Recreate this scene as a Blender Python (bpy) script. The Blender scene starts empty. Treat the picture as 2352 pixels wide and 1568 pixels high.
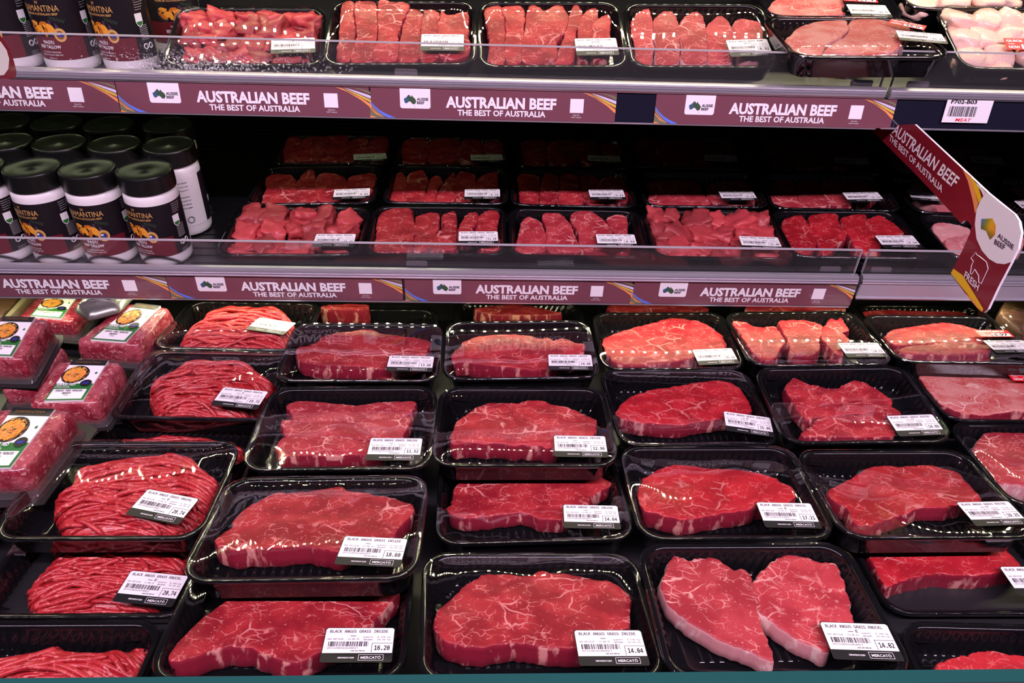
import bpy, math, random
import numpy as np
from mathutils import Matrix, Vector, noise, Euler
random.seed(7)
C=bpy.context.scene.collection
scn=bpy.context.scene
ZO=1.42                                   # height of the camera above the shop floor

# ------------------------------------------------------------------ camera
cd=bpy.data.cameras.new('camera'); cam=bpy.data.objects.new('camera',cd); C.objects.link(cam)
cd.sensor_width=36.0; cd.lens=1704.02/2352*36.0; cd.clip_start=0.01
def cam_rot(p,yw,r):
    cy,sy=math.cos(yw),math.sin(yw); cp,sp=math.cos(p),math.sin(p)
    fwd=np.array([sy*cp,cy*cp,-sp]); right=np.array([cy,-sy,0.]); down=np.cross(fwd,right)
    c,s=math.cos(r),math.sin(r)
    return c*right+s*down,-s*right+c*down,fwd
ri,do,fw=cam_rot(0.629854,0.050953,-0.039302)
M=Matrix(((ri[0],-do[0],-fw[0],0),(ri[1],-do[1],-fw[1],0),(ri[2],-do[2],-fw[2],ZO),(0,0,0,1)))
cam.matrix_world=M
scn.camera=cam
# ------------------------------------------------------------------ world, lights, exposure
W=bpy.data.worlds.new('world'); scn.world=W; W.use_nodes=True
bg=W.node_tree.nodes['Background']; bg.inputs[0].default_value=(0.80,0.62,1.0,1); bg.inputs[1].default_value=0.035
def area(name,loc,rot,sx,sy,power,col):
    l=bpy.data.lights.new(name,'AREA'); l.shape='RECTANGLE'; l.size=sx; l.size_y=sy; l.energy=power; l.color=col
    o=bpy.data.objects.new(name,l); o.location=loc; o.rotation_euler=rot; C.objects.link(o); return o
AISLE=area('aisle_lamp',(0.1,-0.07,ZO+0.72),(math.radians(28),0,0),3.2,0.05,57,(1.0,0.76,0.97))
scn.view_settings.view_transform='Standard'; scn.view_settings.look='None'
scn.view_settings.exposure=0.0; scn.view_settings.gamma=1.0; scn.view_settings.use_curve_mapping=False
scn.cycles.max_bounces=10; scn.cycles.transparent_max_bounces=16; scn.cycles.sample_clamp_indirect=4.0
scn.cycles.caustics_reflective=False; scn.cycles.caustics_refractive=False
LEDPOW=560

# ------------------------------------------------------------------ fitted data (metres / tenths of mm)
POSE={'T2b': [-0.1588,0.8074,-0.6063,0.0166,-0.08,0.0062],'T2c': [-0.158,0.6496,-0.5983,-0.0046,-0.0286,-0.0197],'T3b': [0.0536,0.8302,-0.6172,0.0094,-0.0522,-0.0211],'T3c': [0.0509,0.6514,-0.5959,-0.0121,-0.0619,-0.0152],'T3d': [0.057,0.5662,-0.6248,0.0237,-0.1347,-0.0111],'T3f': [0.0525,0.3954,-0.5885,0.0439,-0.1531,0.0495],'T2e': [-0.1588,0.4783,-0.5687,-0.0082,-0.1583,-0.024],'T2f': [-0.1664,0.4014,-0.5973,0.0159,-0.1753,0.0389],'M4': [-0.377,0.5563,-0.6009,-0.0114,-0.0543,-0.0144],'M5': [-0.3799,0.4971,-0.64,0.0,-0.0349,0.0],'M6': [-0.3941,0.3409,-0.62,-0.0087,-0.0963,-0.0095],'T4d': [0.2679,0.5619,-0.6105,0.0088,-0.0746,0.0012],'T4e': [0.2572,0.3918,-0.5764,0.0118,-0.0725,0.0097],'T5d': [0.4767,0.5559,-0.606,0.0046,-0.1237,-0.003],'T5e': [0.5139,0.5,-0.6478,-0.0084,-0.0386,-0.0084],'T5f': [0.4969,0.3266,-0.62,-0.0458,-0.0203,-0.0131],'T4c': [0.2683,0.7236,-0.6279,0.063,0.0107,0.0407],'T4b': [0.2764,0.8937,-0.6454,-0.0089,0.0002,-0.022],'T5b': [0.4803,0.8804,-0.6289,0.0227,-0.044,-0.0108],'T5c': [0.4745,0.7146,-0.6141,-0.0105,0.015,-0.0353],'T6a': [0.6933,0.8724,-0.6221,-0.0661,-0.1219,-0.0385],'T6b': [0.718,0.7795,-0.6419,-0.0166,-0.0474,-0.0059],'T6c': [0.697,0.6147,-0.62,-0.0028,-0.053,-0.0047],'M1': [-0.3518,0.9064,-0.634,-0.0323,-0.105,-0.012],'M2': [-0.3541,0.7596,-0.6256,-0.0255,-0.0371,-0.0059],'M3': [-0.3734,0.6373,-0.6448,-0.0153,-0.102,-0.0105],'R1a': [-0.2797,1.0142,-0.5346,0.0091,0.036,-0.013],'R1b': [-0.0684,1.021,-0.5335,0.0047,0.0505,-0.0123],'R1c': [0.1445,1.0154,-0.5309,-0.0291,0.0363,-0.0118],'R1d': [0.3581,1.0134,-0.529,-0.0357,0.0362,-0.02],'R1e': [0.5712,1.0248,-0.5311,-0.0403,0.0465,-0.0264],'R2a': [-0.2807,1.1803,-0.5348,0.0132,0.0265,-0.0275],'R2b': [-0.0599,1.1888,-0.5343,-0.037,0.0236,-0.0239],'R2c': [0.152,1.1779,-0.5299,-0.0346,0.024,-0.0135],'R2d': [0.3769,1.1884,-0.5329,-0.0599,0.0131,-0.0368],'R2e': [0.5938,1.1729,-0.5268,-0.1363,0.0145,-0.0624],'R3a': [-0.277,1.3401,-0.5362,0.0839,-0.0066,0.0111],'R3b': [-0.0586,1.3394,-0.535,0.018,-0.0079,-0.0014],'R3c': [0.1652,1.3293,-0.5295,-0.0453,-0.0022,-0.0207],'R3d': [0.3839,1.3071,-0.5248,-0.1147,0.0386,-0.0434],'R3e': [0.6326,1.3228,-0.5244,-0.1513,0.0504,-0.0628],'A1': [-0.3301,1.1025,-0.2773,0.104,0.2992,0.0052],'A2': [-0.1155,1.1022,-0.2674,0.0239,0.3655,-0.0233],'A3': [0.0956,1.111,-0.2662,0.0158,0.3947,-0.0247],'A4': [0.3066,1.1045,-0.2611,-0.0105,0.3765,-0.0268],'A5': [0.4972,1.039,-0.2424,0.0186,0.105,-0.0187],'A6': [0.7778,1.1116,-0.2549,-0.039,0.3819,-0.0195],'T2a': [-0.1706,0.9238,-0.6624,0.0557,-0.0182,0.0315],'T3a': [0.0609,0.9758,-0.6704,-0.0006,-0.1396,-0.0033],'T4a': [0.2993,0.9946,-0.6846,0.0426,-0.0843,0.0148],'T5a': [0.5143,0.963,-0.6612,-0.0181,-0.0593,-0.0259],'T6z': [0.7327,0.9665,-0.6641,-0.0471,-0.1078,-0.034],'ML': [-0.6083,0.5739,-0.62,0.0719,-0.0299,0.0096],'X1': [0.817,1.0243,-0.534,-0.0662,0.0207,-0.0044],'X2': [0.8337,1.1813,-0.534,-0.0277,0.0199,-0.0038],'X3': [0.8793,1.3363,-0.534,-0.1128,0.0253,-0.0164],'X4': [1.0389,1.1816,-0.534,-0.104,0.0271,-0.0138],'A7': [0.516,1.2145,-0.2231,0.0126,0.2594,-0.0147],'A9': [0.7377,1.2445,-0.2129,0.0258,0.2495,-0.0084],'T6y': [0.8872,0.907,-0.62,0.0068,-0.0569,-0.0041]}
MEAT={'T2e': [('s',-0.004,0.0,[[[-894,-164],[-873,-72],[-796,13],[-820,91],[-766,261],[-640,436],[-501,531],[-309,538],[-123,578],[35,624],[137,607],[216,550],[387,525],[578,445],[676,432],[878,343],[917,290],[907,177],[853,59],[787,-57],[734,-150],[626,-203],[419,-263],[282,-341],[2,-255],[-185,-260],[-367,-284],[-543,-280],[-717,-286],[-829,-248]]])],'T2f': [('s',-0.004,0.0,[[[-946,-487],[-901,-252],[-840,-86],[-698,105],[-628,238],[-538,359],[-334,450],[43,475],[560,465],[770,433],[879,381],[911,312],[893,226],[826,141],[743,-7],[685,-133],[481,-286],[223,-460],[66,-516],[-122,-434],[-298,-364],[-461,-351],[-583,-394],[-733,-451],[-829,-493]]])],'T3f': [('s',-0.004,0.0,[[[-930,-60],[-879,58],[-772,197],[-674,323],[-545,435],[-444,492],[-257,491],[-29,471],[109,538],[207,508],[394,488],[546,429],[743,389],[868,293],[902,182],[871,74],[851,-48],[815,-150],[709,-198],[410,-370],[264,-383],[20,-364],[-105,-323],[-247,-313],[-429,-341],[-583,-354],[-748,-320],[-850,-256],[-903,-159]]])],'T3d': [('s',-0.008,0.0,[[[-940,-95],[-876,25],[-863,254],[-709,462],[-691,599],[-334,642],[202,622],[797,515],[864,375],[946,302],[926,225],[769,113],[669,15],[617,-107],[451,-222],[326,-312],[115,-303],[-73,-201],[-237,-195],[-451,-234],[-694,-248],[-824,-219]]])],'T3c': [('s',-0.004,0.0,[[[-870,-182],[-823,-57],[-815,71],[-698,202],[-591,336],[-481,439],[-284,475],[-87,464],[56,499],[206,523],[337,453],[501,384],[676,294],[817,183],[892,106],[867,9],[835,-97],[765,-180],[451,-282],[325,-382],[131,-343],[-25,-323],[-130,-343],[-274,-303],[-471,-303],[-693,-293],[-823,-323]]])],'T3b': [('s',-0.004,0.0,[[[-946,-112],[-933,-14],[-825,126],[-795,243],[-634,358],[-404,413],[-108,421],[154,384],[313,304],[414,332],[519,224],[625,311],[717,249],[792,188],[917,140],[914,53],[886,-118],[585,-277],[353,-433],[105,-453],[-107,-394],[-353,-361],[-585,-301],[-771,-269],[-927,-237]]])],'T2b': [('s',-0.004,0.0,[[[-906,1],[-904,142],[-787,172],[-680,259],[-631,422],[-499,484],[-382,546],[-256,563],[-167,610],[-58,642],[56,628],[147,536],[328,492],[492,433],[686,405],[832,347],[885,244],[859,128],[794,-98],[548,-263],[321,-396],[108,-344],[-194,-306],[-418,-294],[-647,-256],[-808,-190]]])],'T2c': [('s',-0.01,0.0,[[[-825,498],[-742,564],[-578,584],[-376,560],[-146,524],[52,511],[260,531],[468,562],[750,566],[764,482],[715,330],[596,267],[370,206],[185,166],[4,189],[-175,201],[-445,194],[-681,217],[-741,366]],[[-801,208],[-672,176],[-443,183],[-173,191],[8,168],[239,166],[505,225],[692,276],[733,202],[700,37],[634,-113],[282,-158],[-58,-95],[-258,-83],[-389,-91],[-544,-109],[-694,-88],[-749,13]],[[-754,-281],[-755,-165],[-652,-98],[-491,-110],[-256,-93],[-41,-115],[232,-177],[494,-277],[445,-408],[61,-422],[-143,-429],[-325,-418],[-483,-397],[-629,-433],[-719,-376]]])],'T4d': [('s',-0.004,0.0,[[[-909,73],[-818,227],[-643,372],[-441,453],[-255,452],[-10,396],[279,368],[540,312],[679,232],[761,153],[829,88],[836,-39],[791,-114],[641,-186],[352,-208],[267,-255],[79,-301],[-175,-346],[-358,-390],[-553,-423],[-739,-341],[-883,-293],[-938,-173]]])],'T4e': [('s',-0.008,0.0,[[[-867,312],[-821,422],[-758,536],[-672,642],[-581,632],[-544,592],[-443,621],[-315,634],[-244,610],[-189,531],[-129,473],[-34,482],[3,405],[-8,322],[-32,177],[-54,20],[-62,-114],[-71,-307],[-53,-416],[-92,-491],[-245,-413],[-390,-350],[-544,-253],[-682,-139],[-792,-5],[-851,116],[-876,204]],[[-1,314],[104,424],[236,537],[376,624],[510,642],[628,622],[712,553],[818,542],[891,493],[882,398],[856,233],[816,40],[770,-144],[614,-255],[475,-347],[402,-423],[309,-375],[178,-281],[86,-184],[6,-85],[-44,-18],[-33,101],[-28,206]]])],'T5d': [('s',-0.008,0.0,[[[-874,45],[-779,165],[-567,274],[-406,386],[-203,500],[-68,543],[190,527],[511,555],[670,495],[819,421],[832,251],[827,86],[805,-73],[559,-123],[285,-197],[86,-170],[-94,-245],[-318,-342],[-525,-412],[-718,-458],[-788,-386],[-770,-188],[-849,-86]]])],'T5e': [('s',0.003,0.0,[[[-946,48],[-885,201],[-556,223],[-12,245],[565,222],[623,45],[651,-84],[635,-168],[427,-229],[149,-269],[-104,-269],[-341,-268],[-580,-308],[-834,-387],[-946,-426],[-946,-327],[-946,-122]]])],'T5f': [('s',-0.01,0.0,[[[-825,285],[-686,399],[-545,450],[-357,504],[-229,524],[-113,519],[-10,490],[120,486],[228,441],[291,349],[249,225],[-104,155],[-535,143],[-801,180]]])],'T4c': [('s',-0.004,0.0,[[[-946,-48],[-765,154],[-489,328],[-106,416],[285,506],[609,552],[823,450],[879,259],[889,82],[839,-89],[609,-171],[298,-225],[53,-272],[-192,-325],[-525,-297],[-794,-238],[-946,-155]]])],'T4b': [('s',-0.004,0.0,[[[-946,-64],[-897,102],[-538,306],[-101,503],[229,622],[593,560],[811,322],[902,93],[871,-183],[659,-311],[314,-414],[-24,-515],[-413,-574],[-788,-552],[-912,-333]]])],'T5b': [('s',-0.004,0.0,[[[-943,491],[-776,506],[-650,391],[-542,352],[-336,365],[-307,219],[-314,-47],[-418,-199],[-638,-492],[-780,-521],[-879,-421],[-909,-221],[-927,90]],[[-226,475],[-60,509],[147,512],[325,444],[401,330],[320,132],[224,-7],[77,-345],[-124,-440],[-282,-403],[-315,-235],[-273,39],[-261,290]],[[300,133],[449,348],[608,532],[674,493],[780,547],[749,194],[633,161],[625,-87],[388,-452],[288,-417],[256,-215],[257,27]]])],'T5c': [('s',-0.006,0.0,[[[-696,389],[-636,468],[-488,602],[-453,437],[-262,433],[-112,363],[32,374],[194,478],[332,516],[476,391],[583,230],[633,126],[552,-25],[312,-94],[-49,-161],[-311,-192],[-464,-201],[-596,-247],[-664,-99],[-692,127]],[[-771,-525],[-579,-342],[-435,-214],[-229,-194],[24,-187],[302,-119],[544,-24],[613,-174],[439,-386],[343,-570],[115,-577],[-210,-581],[-361,-556],[-594,-574]]])],'T6a': [('s',-0.004,0.0,[[[-900,81],[-765,249],[-515,383],[-249,454],[70,550],[301,535],[458,454],[592,331],[662,168],[424,0],[126,-29],[-180,-78],[-474,-146],[-794,-194],[-917,-80]],[[-897,-351],[-659,-229],[-406,-163],[-84,-75],[212,-46],[460,-78],[432,-348],[21,-435],[-358,-465],[-758,-459]]])],'T6b': [('s',-0.002,0.0,[[[-946,274],[-805,342],[-559,379],[-358,513],[69,556],[637,536],[831,378],[599,-88],[238,-441],[5,-473],[-365,-563],[-632,-568],[-802,-489],[-927,-351],[-946,-150],[-946,58]]])],'T6c': [('s',-0.004,0.0,[[[-946,205],[-733,470],[-541,593],[-233,594],[159,565],[488,444],[447,94],[85,-287],[-379,-416],[-791,-326],[-934,-313],[-946,-208],[-946,-19]]])],'M1': [('m',0.003,0.0,[[[-698,-619],[-785,-257],[-740,13],[-692,296],[-612,509],[-328,605],[59,642],[387,612],[616,347],[746,148],[797,-124],[794,-602],[269,-642],[-263,-642]]])],'M2': [('m',-0.005,0.0,[[[-776,-132],[-814,83],[-666,312],[-582,548],[-440,642],[-78,624],[284,605],[467,463],[746,213],[826,104],[782,-166],[749,-399],[552,-553],[154,-564],[-153,-597],[-488,-557],[-638,-387]]])],'M3': [('m',-0.01,0.0,[[[-799,488],[-759,574],[-577,600],[-400,639],[-75,642],[268,596],[492,512],[780,418],[745,230],[117,157],[-589,174]]])],'M4': [('m',-0.007,0.0,[[[-691,-255],[-727,-55],[-664,154],[-723,275],[-661,398],[-394,499],[-80,590],[398,642],[590,499],[702,373],[914,201],[937,-80],[942,-344],[697,-553],[230,-561],[-390,-570],[-512,-467]]])],'M5': [('m',-0.014,0.0,[[[-710,-406],[-750,-217],[-717,-61],[-667,100],[-740,290],[-312,289],[343,309],[750,286],[766,34],[767,-166],[649,-542],[196,-548],[-253,-554],[-535,-561]]])],'M6': [('m',-0.014,0.0,[[[-515,333],[-455,445],[-205,525],[20,582],[69,598],[161,556],[430,529],[769,568],[936,542],[946,500],[946,290],[852,199],[201,143],[-406,148]]])],'R1a': [('c',-0.004,0.13,[[-779,464,215,236],[-431,470,204,225],[-1,476,194,213],[334,476,173,190],[719,344,182,201],[-793,44,187,206],[-399,128,210,231],[-34,85,168,185],[288,170,180,198],[674,127,190,209],[-795,-324,182,201],[-453,-285,183,202],[-78,-325,183,202],[187,-326,122,135],[274,-124,228,209]])],'R1b': [('s',-0.008,0.13,[[[-946,-421],[-946,-66],[-946,409],[-791,623],[-484,642],[-403,412],[-376,2],[-392,-387],[-680,-420]],[[-330,-387],[-370,78],[-357,391],[-211,499],[-14,500],[1,148],[-50,-157],[-164,-386]],[[-81,-386],[-53,-90],[85,183],[55,429],[249,520],[280,149],[288,-189],[251,-385]],[[308,-156],[322,184],[447,503],[601,540],[602,290],[518,82],[562,-155]],[[582,82],[668,504],[933,542],[915,83],[940,-384],[668,-384],[583,-188]]])],'R1c': [('s',-0.008,0.13,[[[-941,-397],[-888,44],[-799,437],[-602,407],[-498,196],[-463,-116],[-491,-351],[-743,-424]],[[-450,-383],[-458,57],[-514,446],[-422,578],[-224,547],[-82,279],[-12,-34],[32,-369],[-221,-409]],[[53,-368],[34,37],[-75,424],[22,592],[267,600],[451,404],[554,87],[508,-188],[304,-361]],[[498,442],[665,575],[815,525],[814,95],[799,-247],[623,-319],[579,123]]])],'R1d': [('c',-0.004,0.13,[[-797,484,179,197],[-599,508,134,148],[-182,459,223,246],[99,457,167,184],[468,423,245,269],[797,484,179,197],[-788,121,196,215],[-532,129,196,216],[-213,96,239,263],[157,106,174,192],[506,117,175,192],[804,125,164,180],[-802,-298,169,186],[-546,-331,232,249],[-242,-282,170,186],[109,-313,212,233]])],'R1e': [('s',-0.008,0.13,[[[-910,386],[-576,557],[-519,429],[-446,37],[-543,-239],[-725,-443],[-875,-445],[-915,-178]],[[-464,467],[-226,601],[24,605],[-1,366],[37,46],[-178,-165],[-384,-437],[-494,-372],[-468,37]],[[43,440],[206,534],[489,577],[413,337],[453,-16],[471,-288],[310,-391],[85,-362],[59,-23],[35,187]],[[402,373],[693,580],[852,454],[946,240],[946,98],[750,24],[519,-15],[389,123]]])],'R2a': [('s',-0.008,0.13,[[[-847,-441],[-869,-37],[-932,344],[-785,449],[-486,377],[-369,34],[-340,-414],[-596,-447]],[[-306,-414],[-351,-8],[-369,245],[-253,569],[-153,545],[-83,239],[-5,26],[32,-383]],[[55,-383],[-53,196],[-13,410],[278,382],[464,227],[504,-110],[423,-392]],[[511,-69],[502,312],[921,433],[941,-37],[818,-441],[565,-435]]])],'R2b': [('s',-0.008,0.13,[[[-946,-410],[-946,46],[-946,439],[-818,465],[-732,138],[-683,-405]],[[-648,-404],[-742,224],[-694,446],[-507,539],[-356,232],[-376,-68],[-388,-439]],[[-368,-398],[-336,17],[-311,277],[-195,345],[-107,151],[-179,-148],[-178,-435]],[[-182,-395],[-158,-106],[39,483],[128,242],[129,-142],[122,-389]],[[157,-388],[131,199],[161,486],[434,424],[473,119],[472,-382]],[[494,-340],[491,250],[800,477],[855,214],[845,-333]]])],'R2c': [('s',-0.008,0.13,[[[-859,-426],[-907,153],[-933,413],[-737,487],[-543,383],[-550,-46],[-627,-459]],[[-545,-416],[-524,81],[-469,430],[-345,501],[-202,396],[-217,-35],[-300,-407]],[[-242,-405],[-188,93],[-151,442],[95,473],[148,105],[191,-390],[-45,-439]],[[219,-309],[158,277],[143,452],[439,485],[512,161],[518,-379]],[[433,-260],[525,334],[777,431],[946,263],[925,-284]]])],'R2d': [('s',-0.008,0.13,[[[-871,-1],[-815,310],[-47,368],[47,15],[115,-242],[53,-410],[-822,-446]],[[160,-325],[227,238],[805,337],[938,29],[813,-356]]])],'R2e': [('s',-0.008,0.13,[[[-946,-93],[-855,353],[-512,409],[-491,97],[-456,-247],[-484,-415],[-945,-431]],[[-490,-34],[-399,367],[-104,421],[-44,111],[-40,-232],[-65,-359],[-431,-372]],[[-45,-19],[7,379],[287,478],[354,124],[355,-302],[8,-335]],[[363,390],[883,406],[913,142],[602,-210],[410,-47]]])],'R3a': [('s',-0.008,0.13,[[[-926,-239],[-939,542],[-711,597],[-663,117],[-660,-291]],[[-653,-241],[-664,381],[-579,570],[-241,597],[-277,64],[-303,-243]],[[-290,-243],[-251,380],[-189,597],[206,598],[180,114],[128,-295]],[[150,-245],[241,434],[577,571],[552,-146],[304,-297]],[[573,-43],[633,488],[946,599],[946,7]]])],'R3b': [('s',-0.008,0.13,[[[-921,-149],[-936,483],[-516,604],[-445,174],[-503,-291],[-835,-298]],[[-402,-239],[-404,497],[103,564],[137,-126],[-170,-284]],[[189,-176],[158,456],[506,520],[526,-219]],[[556,197],[587,467],[946,478],[946,49]]])],'X1': [('s',-0.004,0.13,[[[-946,139],[-860,373],[-530,359],[-338,222],[-517,-119],[-721,-25],[-914,-74]],[[-860,-107],[-624,55],[-436,31],[-515,-330],[-864,-458],[-942,-325]],[[-208,382],[194,487],[433,314],[378,-56],[116,-356],[-280,-383],[-383,-109]]])],'X2': [('s',-0.004,0.13,[[[-727,317],[-409,422],[-161,-6],[-265,-592],[-523,-522],[-542,-277],[-671,14]],[[-216,341],[163,404],[719,296],[470,-398],[-83,-503],[-85,-173]]])],'X3': [('s',0.0,0.13,[[[-946,264],[-531,513],[-250,381],[-370,-285],[-946,-387]],[[-15,431],[640,642],[946,531],[946,-352],[275,-420],[-117,-219]]])],'X4': [('s',-0.004,0.13,[[[-946,115],[-946,270],[-668,310],[-172,309],[-352,-391],[-946,-538],[-946,-259]]])],'A1': [('c',-0.004,0.1,[[-793,482,185,201],[-416,482,186,201],[-68,485,177,195],[289,478,189,208],[737,466,212,233],[-725,304,181,199],[-390,193,161,178],[-33,273,184,202],[277,237,206,226],[802,359,168,185],[-791,40,158,174],[-493,42,140,150],[-238,-105,159,175],[38,-66,181,187],[436,11,245,228],[782,51,165,153],[-728,-288,136,150],[-490,-323,156,172],[-98,-322,178,195],[578,-320,181,183]])],'A2': [('s',-0.003,0.1,[[[-874,-502],[-881,-133],[-890,278],[-874,642],[-726,642],[-694,308],[-654,12],[-693,-502]],[[-691,-530],[-640,-53],[-698,596],[-471,642],[-382,566],[-347,62],[-353,-225],[-408,-531]],[[-388,-531],[-337,-129],[-358,627],[-171,627],[86,565],[30,319],[-43,18],[-64,-532]],[[-44,-532],[-28,-129],[39,380],[109,503],[281,411],[267,77],[239,-505]],[[259,-505],[282,380],[323,457],[514,411],[508,-12],[504,-505]],[[524,-477],[525,380],[578,426],[642,350],[918,396],[936,-12],[912,-449]]])],'A3': [('s',-0.004,0.1,[[[-910,-541],[-885,-175],[-943,321],[-940,531],[-745,607],[-662,441],[-657,173],[-682,-513]],[[-662,-513],[-644,291],[-703,531],[-442,593],[-360,441],[-380,174],[-454,-513]],[[-413,-513],[-364,203],[-291,563],[-119,533],[-78,472],[144,594],[264,413],[226,116],[84,-146],[2,-514]],[[23,-514],[173,-59],[313,503],[408,625],[481,413],[361,57],[295,-486]],[[363,-402],[402,204],[504,443],[685,535],[714,354],[610,116],[510,-402]],[[549,-430],[585,57],[643,264],[868,384],[834,-30],[782,-402]]])],'A4': [('s',-0.006,0.1,[[[-941,-540],[-946,-198],[-946,298],[-777,556],[-647,557],[-638,229],[-663,-196],[-768,-538]],[[-644,-538],[-622,-161],[-619,301],[-497,503],[-338,541],[-260,304],[-279,-123],[-369,-502]],[[-270,-501],[-258,-158],[-254,232],[-145,414],[46,507],[121,271],[95,-155],[28,-499]],[[82,-465],[115,-190],[125,199],[263,381],[375,455],[505,274],[490,-118],[405,-463]],[[533,-82],[526,238],[595,365],[727,384],[942,277],[923,-9],[813,-392],[539,-394]]])],'A5': [('s',-0.001,0.0,[[[-946,-341],[-946,-94],[-597,362],[-210,604],[135,642],[132,504],[-25,168],[-506,-338],[-661,-633],[-946,-577]],[[185,569],[572,642],[783,540],[930,304],[517,-334],[174,-631],[-430,-633],[-572,-517],[-26,100]]])],'A6': [('c',-0.004,0.1,[[-709,451,318,262],[-311,451,239,263],[34,451,239,263],[-743,102,286,315],[-431,113,261,287],[-105,165,235,254],[-738,-300,281,309],[-304,-287,256,243],[90,129,156,172],[-356,-523,177,118],[391,451,239,263],[130,-274,230,243]])],'A7': [('s',-0.004,0.0,[[[-946,-472],[-710,-145],[239,-69],[173,-449],[166,-554],[-467,-630],[-935,-603]]])],'A9': [('c',-0.004,0.0,[[-761,-445,250,275],[-557,-171,258,284],[-95,-214,288,316],[452,-197,290,319],[755,-182,262,289]])],'T2a': [('s',0.013,0.0,[[[-744,581],[-400,642],[-79,617],[-104,502],[-382,485],[-732,495]]])],'T3a': [('s',-0.001,0.0,[[[-728,425],[-465,552],[-83,642],[182,585],[511,407],[688,290],[163,241],[-393,232]]])],'T4a': [('s',0.003,0.0,[[[-851,499],[-489,612],[433,642],[872,459],[633,307],[-633,307]]])],'T5a': [('s',0.0,0.0,[[[-707,564],[-390,642],[197,641],[605,561],[851,457],[-198,357],[-756,409]]])],'T6z': [('s',-0.006,0.0,[[[-946,544],[-468,642],[-48,602],[381,586],[765,569],[689,343],[-195,287],[-930,320]]])],'T6y': [('s',0.011,0.0,[[[-946,111],[-614,503],[-95,642],[222,377],[-239,-371],[-946,-490],[-946,-257]]])],'ML': [('s',-0.004,0.0,[[[594,-89],[747,-34],[946,-241],[946,-437],[946,-621],[946,-642],[799,-623]]])]}
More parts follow.
